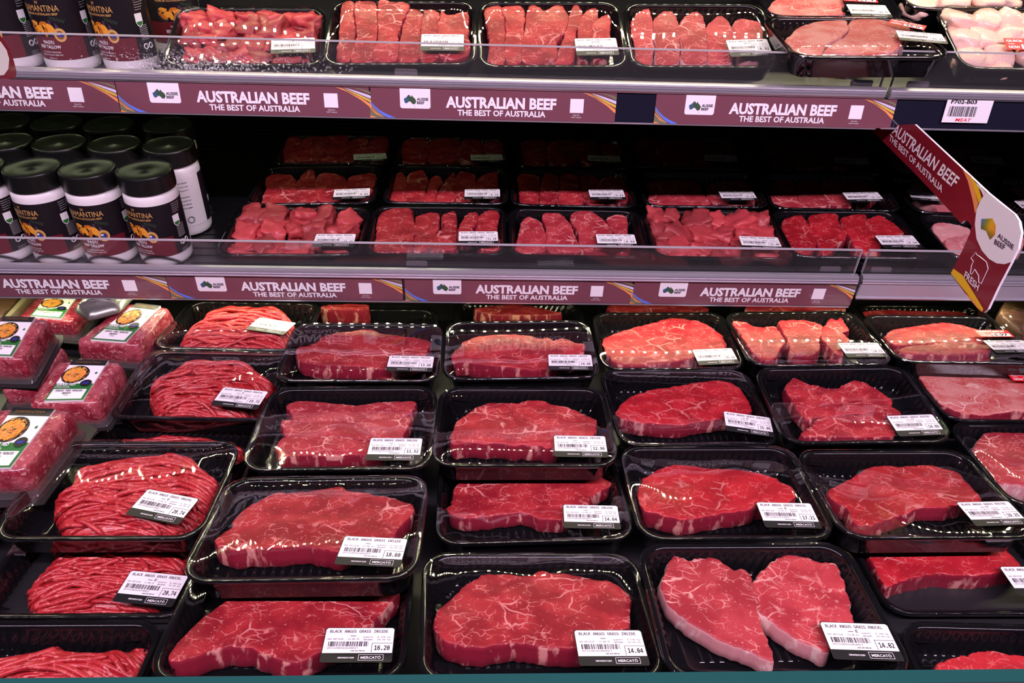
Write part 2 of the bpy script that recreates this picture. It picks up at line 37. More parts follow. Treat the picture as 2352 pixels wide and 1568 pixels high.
LAB={'T2b': ([363,-178],-2.4,'BLACK ANGUS GRASS INSIDE','','13.80','0.230','59.99'),'T2c': ([324,-241],-1.6,'BLACK ANGUS GRASS INSIDE','','11.52','0.192','59.99'),'T3b': ([372,-217],-2.5,'BLACK ANGUS GRASS INSIDE','','14.88','0.248','59.99'),'T3c': ([334,-253],-1.3,'BLACK ANGUS GRASS INSIDE','','12.96','0.216','59.99'),'T3d': ([330,-195],-4.4,'BLACK ANGUS GRASS INSIDE','','14.64','0.244','59.99'),'T3f': ([288,-249],-0.8,'BLACK ANGUS GRASS INSIDE','','14.04','0.234','59.99'),'T2e': ([329,-211],-5.0,'BLACK ANGUS GRASS INSIDE','','18.60','0.310','59.99'),'T2f': ([324,-207],0.5,'BLACK ANGUS GRASS INSIDE','','16.20','0.270','59.99'),'M4': ([305,-105],-14.1,'BLACK ANGUS GRASS KNUCKL','E','20.74','0.364','56.99'),'M5': ([304,-202],-6.8,'BLACK ANGUS GRASS KNUCKL','E','20.74','0.364','56.99'),'T4d': ([300,-239],-2.2,'BLACK ANGUS GRASS KNUCKL','E','17.21','0.302','56.99'),'T4e': ([405,-196],-3.0,'BLACK ANGUS GRASS KNUCKL','E','14.02','0.246','56.99'),'T5d': ([398,-219],1.4,'BLACK ANGUS GRASS ROSTBI','JT','19.25','0.238','80.90'),'T5e': ([336,-229],-0.1,'BLACK ANGUS GRASS ROSTBI','JT','','0.270','80.90'),'T4c': ([424,-158],-12.6,'BLACK ANGUS GRASS KNUCKL','E','15.05','0.264','56.99'),'T4b': ([316,-311],3.6,'BLACK ANGUS GRASS RUMP','','35.12','0.370','94.90'),'T5b': ([375,-224],-0.8,'BLACK ANGUS GRASS ROSTBI','JT','14.72','0.182','80.90'),'T5c': ([355,-281],1.6,'BLACK ANGUS GRASS ROSTBI','JT','14.89','0.184','80.90'),'T6a': ([386,-139],2.4,'BLACK ANGUS GRASS RUMP','','','0.250','94.90'),'M1': ([271,0],-14.5,'BLACK ANGUS GRASS KNUCKL','E','','0.340','56.99'),'M2': ([265,-191],-7.5,'BLACK ANGUS GRASS KNUCKL','E','19.72','0.346','56.99'),'R1a': ([313,-170],-0.1,'BLACK ANGUS GRASS INSIDE','','10.19','0.170','59.99'),'R1b': ([320,-107],0.3,'BLACK ANGUS GRASS INSIDE','','11.28','0.188','59.99'),'R1c': ([272,-111],1.0,'BLACK ANGUS GRASS INSIDE','','8.64','0.144','59.99'),'R1d': ([323,-129],-2.6,'BLACK ANGUS GRASS INSIDE','','11.40','0.190','59.99'),'R1e': ([380,-109],1.3,'BLACK ANGUS GRASS INSIDE','','9.24','0.154','59.99'),'R2a': ([333,-276],3.8,'BLACK ANGUS GRASS INSIDE','','8.04','0.134','59.99'),'R2b': ([300,-254],2.4,'BLACK ANGUS GRASS INSIDE','','8.16','0.136','59.99'),'R2c': ([261,-165],2.6,'BLACK ANGUS GRASS INSIDE','','9.84','0.164','59.99'),'R2d': ([268,-178],2.1,'BLACK ANGUS GRASS INSIDE','','8.26','0.137','59.99'),'R2e': ([210,-122],4.7,'BLACK ANGUS GRASS INSIDE','','9.22','0.153','59.99'),'R3a': ([355,-330],5.4,'BLACK ANGUS GRASS INSIDE','','9.24','0.154','59.99'),'R3b': ([337,-251],3.4,'BLACK ANGUS GRASS INSIDE','','9.12','0.152','59.99'),'R3c': ([290,-178],-2.1,'BLACK ANGUS GRASS INSIDE','','8.10','0.135','59.99'),'R3d': ([312,-169],0.6,'BLACK ANGUS GRASS INSIDE','','13.01','0.217','59.99'),'R3e': ([250,-81],-2.6,'BLACK ANGUS GRASS INSIDE','','','0.150','59.99'),'A1': ([322,-143],3.0,'BLACK ANGUS GRASS KNUCKL','E','','0.170','56.99'),'A2': ([275,-105],-0.9,'BLACK ANGUS GRASS KNUCKL','E','8.66','0.152','56.99'),'A3': ([310,-151],1.4,'BLACK ANGUS GRASS FLANK','STEAK','13.28','0.140','94.90'),'A4': ([336,-161],3.7,'BLACK ANGUS GRASS RUMP','RICH','8.92','0.124','71.90'),'A5': ([570,32],-13.8,'AUS CHILLED CUBE ROLL','','51.17','0.350','146.20'),'A7': ([209,-403],-1.9,'AUS CHILLED CUBE ROLL','','42.25','0.289','146.20'),'X3': ([527,97],-2.1,'CHICKEN','','7.32','',''),'X2': ([-924,37],-6.7,'CHICKEN','','','',''),'X4': ([-1152,-336],3.8,'CHICKEN','','','','')}
STK={'T6a': ([410,173],1.7,0.05,'5.97'),'T6b': ([298,280],-2.1,0.043,''),'A5': ([702,458],-35.5,0.047,'25.0'),'A6': ([-287,-89],-1.3,0.053,'7.'),'A7': ([236,-98],-4.9,0.051,'21.1')}
BLADE={'out': [[1.0482,-0.3748],[1.0114,-0.3537],[0.9467,-0.3293],[0.8175,-0.3373],[0.7606,-0.3411],[0.7076,-0.3416],[0.6969,-0.3447],[0.6868,-0.3533],[0.6811,-0.3689],[0.6812,-0.385],[0.6824,-0.4171],[0.6817,-0.4461],[0.6847,-0.4531],[0.6946,-0.4547],[0.7278,-0.4527],[0.7634,-0.448],[0.7605,-0.4131],[0.7607,-0.3856],[0.7634,-0.3839],[0.7731,-0.3826],[0.7789,-0.3847],[0.782,-0.3905],[0.8446,-0.3853],[0.9076,-0.3812],[0.9936,-0.3773]],'circ': [[0.763,-0.3415],[0.7662,-0.3518],[0.7662,-0.3649],[0.7587,-0.3795],[0.7463,-0.3915],[0.7302,-0.3979],[0.7139,-0.3997],[0.6998,-0.3974],[0.6885,-0.3919],[0.6812,-0.385],[0.6811,-0.3705],[0.6865,-0.3547],[0.6957,-0.3456],[0.7072,-0.3422],[0.7341,-0.3413]],'txt': [[0.9642,-0.3593],[0.8195,-0.363],[0.8155,-0.3472],[0.9937,-0.3688],[0.8376,-0.3771],[0.8395,-0.3689]],'map': [[0.7518,-0.3693],[0.7355,-0.3603],[0.7259,-0.3643],[0.7208,-0.3729],[0.7248,-0.3816],[0.7368,-0.3764],[0.746,-0.3788]],'txt2': [[0.7162,-0.3737],[0.6862,-0.3734],[0.7165,-0.382],[0.6976,-0.3798],[0.7177,-0.3683]],'fresh': [[0.7384,-0.4385],[0.7077,-0.4391],[0.74,-0.4305]],'cow': [[0.7373,-0.4045],[0.7405,-0.414],[0.7344,-0.4149],[0.7347,-0.4194],[0.7332,-0.4229],[0.7311,-0.4287],[0.7278,-0.4285],[0.7269,-0.421],[0.7166,-0.4235],[0.7121,-0.4295],[0.7074,-0.4284],[0.7075,-0.4172],[0.7077,-0.4087],[0.7145,-0.4043],[0.7291,-0.405],[0.7335,-0.4058]],'sw': [[[0.8175,-0.3373],[0.7995,-0.3377],[0.7676,-0.3574],[0.7656,-0.3696],[0.7769,-0.3602],[0.8002,-0.3446]],[[0.7995,-0.3377],[0.7794,-0.3417],[0.7661,-0.3502],[0.7666,-0.3569],[0.781,-0.349]],[[0.7874,-0.3405],[0.7752,-0.3399],[0.7634,-0.3417],[0.7644,-0.3469],[0.7725,-0.3435]],[[0.7613,-0.4404],[0.7419,-0.4379],[0.7074,-0.4451],[0.6872,-0.4498],[0.6872,-0.4534],[0.7199,-0.4513],[0.7455,-0.4491],[0.7623,-0.4474]],[[0.7622,-0.4483],[0.7466,-0.4517],[0.7316,-0.4515],[0.7436,-0.4516]],[[0.7278,-0.4527],[0.7085,-0.4512],[0.6868,-0.4539],[0.6973,-0.4547]]]}
BLOCK={'P1': [[-6959,9991,-6500],[-6145,9970,-6500],[-6121,9310,-6500],[-6975,9421,-6500]],'P2': [[-6606,8463,-5850],[-5859,8445,-5850],[-5736,7531,-5850],[-6423,7557,-5850]],'P3': [[-5208,9305,-6150],[-4553,9190,-6150],[-4670,8246,-6150],[-5551,8343,-6150]],'P4': [[-5378,7657,-5950],[-4585,7631,-5950],[-4570,6835,-5950],[-5364,6804,-5950]],'P5': [[-5480,6513,-5750],[-4643,6475,-5750],[-4704,5528,-5750],[-5412,5508,-5750]],'P6': [[-6206,8298,-6250],[-5710,8355,-6250],[-5639,7469,-6250],[-6101,7421,-6250]]}

TW,TD,TH=0.20925,0.146475,0.030
POSE['R3d'][1]+=0.035; POSE['R3d'][2]-=0.004
MEAT['R3c']=MEAT['R3d']=MEAT['R3e']=MEAT['R3b']

# ------------------------------------------------------------------ materials
def new_mat(name):
    m=bpy.data.materials.new(name); m.use_nodes=True; nt=m.node_tree
    return m,nt,nt.nodes['Principled BSDF']
def simple(name,col,rough=0.5,metal=0.0,spec=0.5,coat=0.0,bump=0.0,bscale=200.0,var=0.0):
    m,nt,b=new_mat(name)
    b.inputs['Base Color'].default_value=(*col,1); b.inputs['Roughness'].default_value=rough; b.inputs['Metallic'].default_value=metal
    b.inputs['Specular IOR Level'].default_value=spec; b.inputs['Coat Weight'].default_value=coat; b.inputs['Coat Roughness'].default_value=0.06
    if bump or var:
        tc=nt.nodes.new('ShaderNodeTexCoord'); n=nt.nodes.new('ShaderNodeTexNoise'); n.inputs['Scale'].default_value=bscale; n.inputs['Detail'].default_value=3
        nt.links.new(tc.outputs['Object'],n.inputs['Vector'])
        if bump:
            bp=nt.nodes.new('ShaderNodeBump'); bp.inputs['Strength'].default_value=bump; bp.inputs['Distance'].default_value=0.002
            nt.links.new(n.outputs['Fac'],bp.inputs['Height']); nt.links.new(bp.outputs['Normal'],b.inputs['Normal'])
        if var:
            mx=nt.nodes.new('ShaderNodeMixRGB'); mx.inputs[1].default_value=(*[c*(1-var) for c in col],1); mx.inputs[2].default_value=(*[min(1,c*(1+var)) for c in col],1)
            nt.links.new(n.outputs['Fac'],mx.inputs[0]); nt.links.new(mx.outputs[0],b.inputs['Base Color'])
    return m
def N(nt,t,**k):
    n=nt.nodes.new('ShaderNode'+t)
    for a,v in k.items():
        if a in n.inputs: n.inputs[a].default_value=v
        else: setattr(n,a,v)
    return n
def ramp(nt,src,a,b,ca=0.0,cb=1.0):
    r=N(nt,'MapRange'); r.interpolation_type='SMOOTHSTEP'
    r.inputs[1].default_value=a; r.inputs[2].default_value=b; r.inputs[3].default_value=ca; r.inputs[4].default_value=cb
    nt.links.new(src,r.inputs[0]); return r.outputs[0]
def mul(nt,a,b,op='MULTIPLY'):
    m=N(nt,'Math',operation=op); nt.links.new(a,m.inputs[0])
    if isinstance(b,(int,float)): m.inputs[1].default_value=b
    else: nt.links.new(b,m.inputs[1])
    return m.outputs[0]
def mix(nt,f,a,b):
    m=N(nt,'MixRGB')
    if isinstance(f,(int,float)): m.inputs[0].default_value=f
    else: nt.links.new(f,m.inputs[0])
    for i,c in ((1,a),(2,b)):
        if isinstance(c,tuple): m.inputs[i].default_value=(*c,1)
        else: nt.links.new(c,m.inputs[i])
    return m.outputs[0]
def coords(nt,stretch=(1,1,1),warp=0.004,wscale=70):
    tc=N(nt,'TexCoord'); oi=N(nt,'ObjectInfo')
    s=N(nt,'VectorMath',operation='SCALE'); s.inputs[0].default_value=(3.1,7.7,5.3); nt.links.new(oi.outputs['Random'],s.inputs['Scale'])
    a=N(nt,'VectorMath',operation='ADD'); nt.links.new(tc.outputs['Object'],a.inputs[0]); nt.links.new(s.outputs[0],a.inputs[1])
    n=N(nt,'TexNoise',Scale=wscale,Detail=2.0); nt.links.new(a.outputs[0],n.inputs['Vector'])
    sub=N(nt,'VectorMath',operation='SUBTRACT'); nt.links.new(n.outputs['Color'],sub.inputs[0]); sub.inputs[1].default_value=(.5,.5,.5)
    s2=N(nt,'VectorMath',operation='SCALE'); nt.links.new(sub.outputs[0],s2.inputs[0]); s2.inputs['Scale'].default_value=warp*2
    a2=N(nt,'VectorMath',operation='ADD'); nt.links.new(a.outputs[0],a2.inputs[0]); nt.links.new(s2.outputs[0],a2.inputs[1])
    m=N(nt,'VectorMath',operation='MULTIPLY'); nt.links.new(a2.outputs[0],m.inputs[0]); m.inputs[1].default_value=stretch
    return m.outputs[0]
def beef(name,red,dark,fat,vein=1.0,rough=0.48,coat=0.06,shade=0.10):
    m,nt,b=new_mat(name)
    co=coords(nt,(1,1.5,1),0.010,38)
    v=N(nt,'TexVoronoi',feature='DISTANCE_TO_EDGE',Scale=34.0); nt.links.new(co,v.inputs['Vector'])
    n1=N(nt,'TexNoise',Scale=22.0,Detail=2.0); nt.links.new(co,n1.inputs['Vector'])
    big=mul(nt,ramp(nt,v.outputs['Distance'],0.008,0.05,1,0),ramp(nt,n1.outputs['Fac'],0.52,0.64))
    v2=N(nt,'TexVoronoi',feature='DISTANCE_TO_EDGE',Scale=95.0); nt.links.new(co,v2.inputs['Vector'])
    n2=N(nt,'TexNoise',Scale=60.0,Detail=2.0); nt.links.new(co,n2.inputs['Vector'])
    sm=mul(nt,ramp(nt,v2.outputs['Distance'],0.01,0.06,0.7,0),ramp(nt,n2.outputs['Fac'],0.48,0.62))
    n3=N(nt,'TexNoise',Scale=330.0,Detail=1.0); nt.links.new(co,n3.inputs['Vector'])
    sp=ramp(nt,n3.outputs['Fac'],0.67,0.74,0,0.6)
    f=mul(nt,mul(nt,mul(nt,big,sm,'MAXIMUM'),sp,'MAXIMUM'),vein); 
    n4=N(nt,'TexNoise',Scale=30.0,Detail=4.0); nt.links.new(co,n4.inputs['Vector'])
    base=mix(nt,ramp(nt,n4.outputs['Fac'],0.35,0.65),dark,red)
    oi=N(nt,'ObjectInfo'); hs=N(nt,'HueSaturation'); nt.links.new(ramp(nt,oi.outputs['Random'],0,1,1-shade,1+shade),hs.inputs['Value']); nt.links.new(base,hs.inputs['Color']); base=hs.outputs[0]
    nt.links.new(mix(nt,f,base,fat),b.inputs['Base Color'])
    n5=N(nt,'TexNoise',Scale=600.0,Detail=3.0); nt.links.new(co,n5.inputs['Vector'])
    bp=N(nt,'Bump',Strength=0.25,Distance=0.001); nt.links.new(n5.outputs['Fac'],bp.inputs['Height']); nt.links.new(bp.outputs['Normal'],b.inputs['Normal'])
    b.inputs['Roughness'].default_value=rough; b.inputs['Specular IOR Level'].default_value=0.3
    b.inputs['Coat Weight'].default_value=coat; b.inputs['Coat Roughness'].default_value=0.15
    return m
def beef_edge(name,red,fat):
    m,nt,b=new_mat(name)
    co=coords(nt,(1,1,0.25),0.006,60)
    n1=N(nt,'TexNoise',Scale=85.0,Detail=3.0); nt.links.new(co,n1.inputs['Vector'])
    n2=N(nt,'TexNoise',Scale=170.0,Detail=2.0); nt.links.new(co,n2.inputs['Vector'])
    f=mul(nt,ramp(nt,n1.outputs['Fac'],0.52,0.64),ramp(nt,n2.outputs['Fac'],0.6,0.8,0,0.5),'MAXIMUM')
    nt.links.new(mix(nt,f,red,fat),b.inputs['Base Color'])
    bp=N(nt,'Bump',Strength=0.4,Distance=0.002); nt.links.new(n1.outputs['Fac'],bp.inputs['Height']); nt.links.new(bp.outputs['Normal'],b.inputs['Normal'])
    b.inputs['Roughness'].default_value=0.35; b.inputs['Coat Weight'].default_value=0.2
    return m
def mottled(name,c1,c2,c3,scale=150.,coat=0.0,rough=0.4,bump=0.4):
    m,nt,b=new_mat(name); co=coords(nt,(1,1,1),0.003,150)
    v=N(nt,'TexVoronoi',Scale=scale); nt.links.new(co,v.inputs['Vector'])
    n=N(nt,'TexNoise',Scale=scale*0.35,Detail=4.0); nt.links.new(co,n.inputs['Vector'])
    n2=N(nt,'TexNoise',Scale=scale*1.3,Detail=2.0); nt.links.new(co,n2.inputs['Vector'])
    a=mix(nt,ramp(nt,n.outputs['Fac'],0.38,0.62),c1,c2)
    nt.links.new(mix(nt,ramp(nt,n2.outputs['Fac'],0.55,0.72,0,0.9),a,c3),b.inputs['Base Color'])
    bp=N(nt,'Bump',Strength=bump,Distance=0.002); nt.links.new(n2.outputs['Fac'],bp.inputs['Height']); nt.links.new(bp.outputs['Normal'],b.inputs['Normal'])
    b.inputs['Roughness'].default_value=rough; b.inputs['Coat Weight'].default_value=coat; b.inputs['Coat Roughness'].default_value=0.05
    return m
def clear(name,ior=1.45,tint=(1,1,1),bump=0.0,bscale=25.,rough=0.03,haze=0.0,refl=1.0):
    m=bpy.data.materials.new(name); m.use_nodes=True; nt=m.node_tree; nt.nodes.clear()
    out=N(nt,'OutputMaterial'); t=N(nt,'BsdfTransparent'); t.inputs[0].default_value=(*tint,1)
    g=N(nt,'BsdfGlossy'); g.inputs['Roughness'].default_value=rough; g.inputs[0].default_value=(1,1,1,1)
    fr=N(nt,'Fresnel'); mx=N(nt,'MixShader')
    ge=N(nt,'NewGeometry'); io=N(nt,'MapRange'); io.inputs[3].default_value=ior; io.inputs[4].default_value=1.0/ior
    nt.links.new(ge.outputs['Backfacing'],io.inputs[0]); nt.links.new(io.outputs[0],fr.inputs['IOR'])     # a thin sheet reflects alike from both sides
    f=mul(nt,fr.outputs[0],refl)
    if bump:
        co=coords(nt,(1,0.35,1),0.01,12); n=N(nt,'TexNoise',Scale=bscale,Detail=2.0); nt.links.new(co,n.inputs['Vector'])
        bp=N(nt,'Bump',Strength=bump,Distance=0.004); nt.links.new(n.outputs['Fac'],bp.inputs['Height'])
        nt.links.new(bp.outputs['Normal'],g.inputs['Normal']); nt.links.new(bp.outputs['Normal'],fr.inputs['Normal'])
    nt.links.new(f,mx.inputs[0]); nt.links.new(t.outputs[0],mx.inputs[1]); nt.links.new(g.outputs[0],mx.inputs[2])
    last=mx.outputs[0]
    if haze:
        d=N(nt,'BsdfDiffuse'); d.inputs[0].default_value=(0.9,0.9,0.9,1); m2=N(nt,'MixShader'); m2.inputs[0].default_value=haze
        nt.links.new(last,m2.inputs[1]); nt.links.new(d.outputs[0],m2.inputs[2]); last=m2.outputs[0]
    nt.links.new(last,out.inputs[0]); return m
def glow(name,col,s):
    m=bpy.data.materials.new(name); m.use_nodes=True; nt=m.node_tree; nt.nodes.clear()
    out=N(nt,'OutputMaterial'); e=N(nt,'Emission'); e.inputs[0].default_value=(*col,1); e.inputs[1].default_value=s; nt.links.new(e.outputs[0],out.inputs[0]); return m
MT={}
MT['tray']=simple('black_tray_plastic',(0.005,0.005,0.006),0.09,0,0.5,0.0,0.04,60)
MT['film']=clear('cling_film',1.5,bump=0.07,bscale=18,rough=0.015,refl=1.15)
MT['film2']=clear('cling_film_wrinkled',1.5,bump=0.16,bscale=34,rough=0.02,refl=1.2)
RED=(0.42,0.028,0.035); DRK=(0.25,0.010,0.019); FAT=(0.72,0.30,0.27)
MT['beef']=beef('marbled_beef',RED,DRK,FAT,0.85)
MT['beefr']=beef('lean_red_beef',(0.46,0.016,0.026),(0.31,0.008,0.016),FAT,0.62)
MT['beefp']=beef('pale_veal_like_beef',(0.45,0.045,0.055),(0.32,0.022,0.034),(0.75,0.36,0.32),0.9)
MT['rib']=beef('fatty_cube_roll_beef',(0.50,0.07,0.07),(0.62,0.24,0.21),(0.80,0.50,0.43),1.0)
MT['beefd']=beef('dark_shaded_meat',(0.10,0.05,0.03),(0.06,0.025,0.015),(0.16,0.10,0.06))  # shade put into the colour: dark brown for the pack at the bin's end
MT['edge']=beef_edge('cut_beef_edge',(0.23,0.012,0.030),(0.62,0.25,0.22))
MT['fatedge']=beef_edge('pale_fat_edge',(0.60,0.26,0.27),(0.74,0.50,0.46))
MT['chunk']=beef('diced_beef',(0.50,0.050,0.060),(0.30,0.014,0.024),(0.74,0.36,0.33),0.8,0.35,0.2,0.30)
MT['mince']=mottled('minced_beef_strands',(0.38,0.012,0.019),(0.49,0.030,0.036),(0.66,0.18,0.16),170.,0.12,0.4,0.35)
MT['vmince']=mottled('vacuum_packed_mince',(0.23,0.014,0.030),(0.37,0.065,0.085),(0.56,0.24,0.24),150.,1.0,0.35,0.8)
MT['chicken']=mottled('raw_chicken',(0.80,0.47,0.40),(0.86,0.60,0.48),(0.86,0.68,0.58),30.,0.5,0.35,0.2)
MT['thigh']=mottled('raw_chicken_thigh',(0.62,0.16,0.18),(0.74,0.34,0.33),(0.80,0.52,0.48),60.,0.4,0.3,0.3)
MT['white']=simple('label_paper',(0.86,0.86,0.86),0.45,0,0.4)
MT['ink']=simple('black_ink',(0.006,0.006,0.008),0.5)
MT['band']=simple('black_label_band',(0.012,0.012,0.013),0.4)
MT['wink']=simple('white_ink',(0.85,0.85,0.85),0.5)
MT['redlab']=simple('red_sticker',(0.72,0.015,0.025),0.4)
MT['alu']=simple('brushed_aluminium',(0.86,0.82,0.90),0.28,0.85,0.5,0,0.15,90)
MT['alu2']=simple('grey_rail_paint',(0.42,0.40,0.46),0.35,0.2,0.5,0.2)
MT['navy']=simple('dark_navy_strip',(0.010,0.010,0.022),0.18,0,0.5,0.6)
MT['deck']=simple('black_shelf_deck',(0.006,0.006,0.007),0.28,0,0.5,0,0.1,40)
MT['wall']=simple('black_case_lining',(0.004,0.004,0.004),0.6)
MT['binfloor']=simple('grey_bin_floor',(0.012,0.012,0.014),0.4)
MT['maroon']=simple('sign_maroon',(0.17,0.058,0.080),0.35,0,0.5,0.6,0.03,500)
MT['bladered']=simple('blade_sign_red',(0.20,0.008,0.018),0.35,0,0.4,0.4)
MT['signwhite']=simple('sign_white_print',(0.82,0.80,0.84),0.5,0,0.3,0.3)
for k,c in dict(blue=(0.10,0.20,0.75),tan=(0.30,0.22,0.14),orange=(0.80,0.30,0.09),olive=(0.16,0.17,0.09),pale=(0.60,0.60,0.78),yellow=(0.62,0.45,0.06),gold=(0.80,0.50,0.01),green=(0.02,0.16,0.03),teal=(0.02,0.12,0.11),brown=(0.2,0.09,0.02),spag=(0.80,0.33,0.05),flag=(0.02,0.03,0.30),chip=(0.78,0.33,0.03),chipd=(0.50,0.14,0.01),herb=(0.03,0.06,0.03),plum=(0.05,0.03,0.06),goldprint=(0.60,0.34,0.10)).items(): MT[k]=simple('print_'+k,c,0.45)
MT['jarwhite']=simple('white_jar_plastic',(0.80,0.78,0.78),0.25,0,0.5,0.2)
MT['lid']=simple('black_jar_lid',(0.006,0.0065,0.006),0.30,0,0.4,0.0)
MT['jarblack']=simple('jar_label_black',(0.010,0.007,0.010),0.4,0,0.3)
MT['jarred']=simple('jar_label_maroon',(0.125,0.008,0.018),0.4,0,0.3)
MT['guard']=clear('clear_acrylic',1.49,(0.97,0.97,0.98),rough=0.02,haze=0.012,refl=1.0)
MT['clip']=simple('grey_acrylic_clip',(0.10,0.085,0.095),0.2,0,0.5,0.4)
MT['guardedge']=simple('acrylic_edge',(0.42,0.40,0.43),0.25,0,0.5,0.3)
MT['glassedge']=simple('green_glass_edge',(0.012,0.075,0.070),0.25,0,0.5,0.5)
MT['glass']=clear('front_glass',1.5,(0.93,0.97,0.96),rough=0.01)
MT['drop']=clear('water_drop',1.6,rough=0.05,haze=0.10,refl=2.5)
MT['led_c']=glow('led_warm',(1.0,0.90,0.55),LEDPOW*1.5)
MT['led_b']=glow('led_yellowish',(1.0,0.95,0.58),LEDPOW*0.9)
MT['led_a']=glow('led_dim_greenish',(0.9,1.0,0.55),LEDPOW*0.20)
MT['pouch']=simple('silver_pouch_foil',(0.22,0.22,0.20),0.3,0.7)
def map_mat():
    m,nt,b=new_mat('map_emblem_print'); tc=N(nt,'TexCoord'); sx=N(nt,'SeparateXYZ'); nt.links.new(tc.outputs['Generated'],sx.inputs[0])
    r=N(nt,'ValToRGB'); e=r.color_ramp.elements; e[0].position=0.0; e[0].color=(0.008,0.012,0.014,1); e[1].position=1.0; e[1].color=(0.72,0.40,0.16,1)
    for p,c in ((0.42,(0.012,0.016,0.014,1)),(0.55,(0.05,0.12,0.05,1)),(0.68,(0.55,0.24,0.08,1))): k=e.new(p); k.color=c
    nt.links.new(sx.outputs[1],r.inputs[0])
    bl=mul(nt,ramp(nt,sx.outputs[0],0.30,0.45,1,0),ramp(nt,sx.outputs[1],0.38,0.55,1,0))
    nt.links.new(mix(nt,bl,r.outputs[0],(0.03,0.18,0.70)),b.inputs['Base Color']); return m
MT['map']=map_mat()
def brt_mat():
    m,nt,b=new_mat('bright_map_emblem_print'); tc=N(nt,'TexCoord'); sx=N(nt,'SeparateXYZ'); nt.links.new(tc.outputs['Generated'],sx.inputs[0])
    r=N(nt,'ValToRGB'); e=r.color_ramp.elements; e[0].color=(0.75,0.25,0.01,1); e[1].color=(0.06,0.15,0.6,1)
    for p,c in ((0.4,(0.75,0.42,0.01,1)),(0.7,(0.20,0.26,0.02,1))): k=e.new(p); k.color=c
    nt.links.new(sx.outputs[1],r.inputs[0])
    dk=ramp(nt,sx.outputs[2],0.1,0.6,0.85,0)
    nt.links.new(mix(nt,dk,r.outputs[0],(0.10,0.12,0.015)),b.inputs['Base Color']); return m
MT['map2']=brt_mat()

# ------------------------------------------------------------------ mesh helpers
class MB:
    def __init__(s): s.v=[]; s.f=[]; s.m=[]
    def add(s,v,f,m=0):
        o=len(s.v); s.v+= [tuple(a) for a in v]; s.f+=[tuple(i+o for i in g) for g in f]; s.m+=[m]*len(f)
    def box(s,x0,x1,y0,y1,z0,z1,m=0):
        s.add([(x0,y0,z0),(x1,y0,z0),(x1,y1,z0),(x0,y1,z0),(x0,y0,z1),(x1,y0,z1),(x1,y1,z1),(x0,y1,z1)],[(0,3,2,1),(4,5,6,7),(0,1,5,4),(1,2,6,5),(2,3,7,6),(3,0,4,7)],m)
    def flat(s,pts,m=0): s.add(pts,[tuple(range(len(pts)))],m)
    def prism(s,pts2,z0,z1,m=0):
        n=len(pts2); v=[(a,b,z0) for a,b in pts2]+[(a,b,z1) for a,b in pts2]
        s.add(v,[tuple(reversed(range(n))),tuple(range(n,2*n))]+[(i,(i+1)%n,n+(i+1)%n,n+i) for i in range(n)],m)
    def rings(s,R,m=0,cap0=False,cap1=False):
        n=len(R[0]); o=len(s.v)
        for r in R: s.v+=[tuple(a) for a in r]
        for k in range(len(R)-1):
            for i in range(n):
                j=(i+1)%n; s.f.append((o+k*n+i,o+k*n+j,o+(k+1)*n+j,o+(k+1)*n+i)); s.m.append(m if isinstance(m,int) else m[k])
        if cap0: s.f.append(tuple(o+i for i in reversed(range(n)))); s.m.append(m if isinstance(m,int) else m[0])
        if cap1: s.f.append(tuple(o+(len(R)-1)*n+i for i in range(n))); s.m.append(m if isinstance(m,int) else m[-1])
    def tube(s,P,r,n=6,m=0):
        P=[Vector(p) for p in P]; R=[]
        for i,p in enumerate(P):
            t=(P[min(i+1,len(P)-1)]-P[max(i-1,0)]).normalized(); a=t.cross(Vector((0,0,1)))
            a=a.normalized() if a.length>1e-6 else Vector((1,0,0)); b=a.cross(t)
            rr=r*(0.45 if i in(0,len(P)-1) else 1)
            R.append([p+(a*math.cos(q)+b*math.sin(q))*rr for q in [2*math.pi*k/n for k in range(n)]])
        s.rings(R,m,True,True)
    def mesh(s,name,mats,smooth=False,ang=None):
        me=bpy.data.meshes.new(name); me.from_pydata(s.v,[],s.f); 
        for m in mats: me.materials.append(MT[m] if isinstance(m,str) else m)
        if len(mats)>1: me.polygons.foreach_set('material_index',s.m)
        if smooth:
            me.polygons.foreach_set('use_smooth',[True]*len(me.polygons))
            if ang: me.set_sharp_from_angle(angle=math.radians(ang))
        me.update(); return me
def obj(name,me,parent=None,**k):
    o=bpy.data.objects.new(name,me); C.objects.link(o)
    if parent is not None: o.parent=parent
    for a,v in k.items(): o[a]=v
    return o
def tag(o,label,cat,group=None):
    o['label']=label; o['category']=cat
    if group: o['group']=group
    return o
def empty(name,loc,label,cat,group=None):
    o=bpy.data.objects.new(name,None); C.objects.link(o); o.location=loc; o.empty_display_size=0.02
    return tag(o,label,cat,group)
def rrect(hw,hd,r,n=8):
    p=[]
    for cx,cy,a0 in ((hw-r,hd-r,0),(-hw+r,hd-r,90),(-hw+r,-hd+r,180),(hw-r,-hd+r,270)):
        for i in range(n+1):
            a=math.radians(a0+90*i/n); p.append((cx+r*math.cos(a),cy+r*math.sin(a)))
    return p
def resample(pts,n):
    P=np.array(pts,float); P=np.vstack([P,P[:1]]); s=np.r_[0,np.cumsum(np.linalg.norm(np.diff(P,axis=0),axis=1))]
    t=np.linspace(0,s[-1],n,endpoint=False); return np.stack([np.interp(t,s,P[:,0]),np.interp(t,s,P[:,1])],1)
def catmull(pts,n):
    P=np.array(pts,float); m=len(P); out=[]
    k=max(2,int(math.ceil(n*1.5/m)))
    for i in range(m):
        p0,p1,p2,p3=P[i-1],P[i],P[(i+1)%m],P[(i+2)%m]
        for j in range(k):
            t=j/k; out.append(0.5*((2*p1)+(-p0+p2)*t+(2*p0-5*p1+4*p2-p3)*t*t+(-p0+3*p1-3*p2+p3)*t**3))
    return resample(out,n)
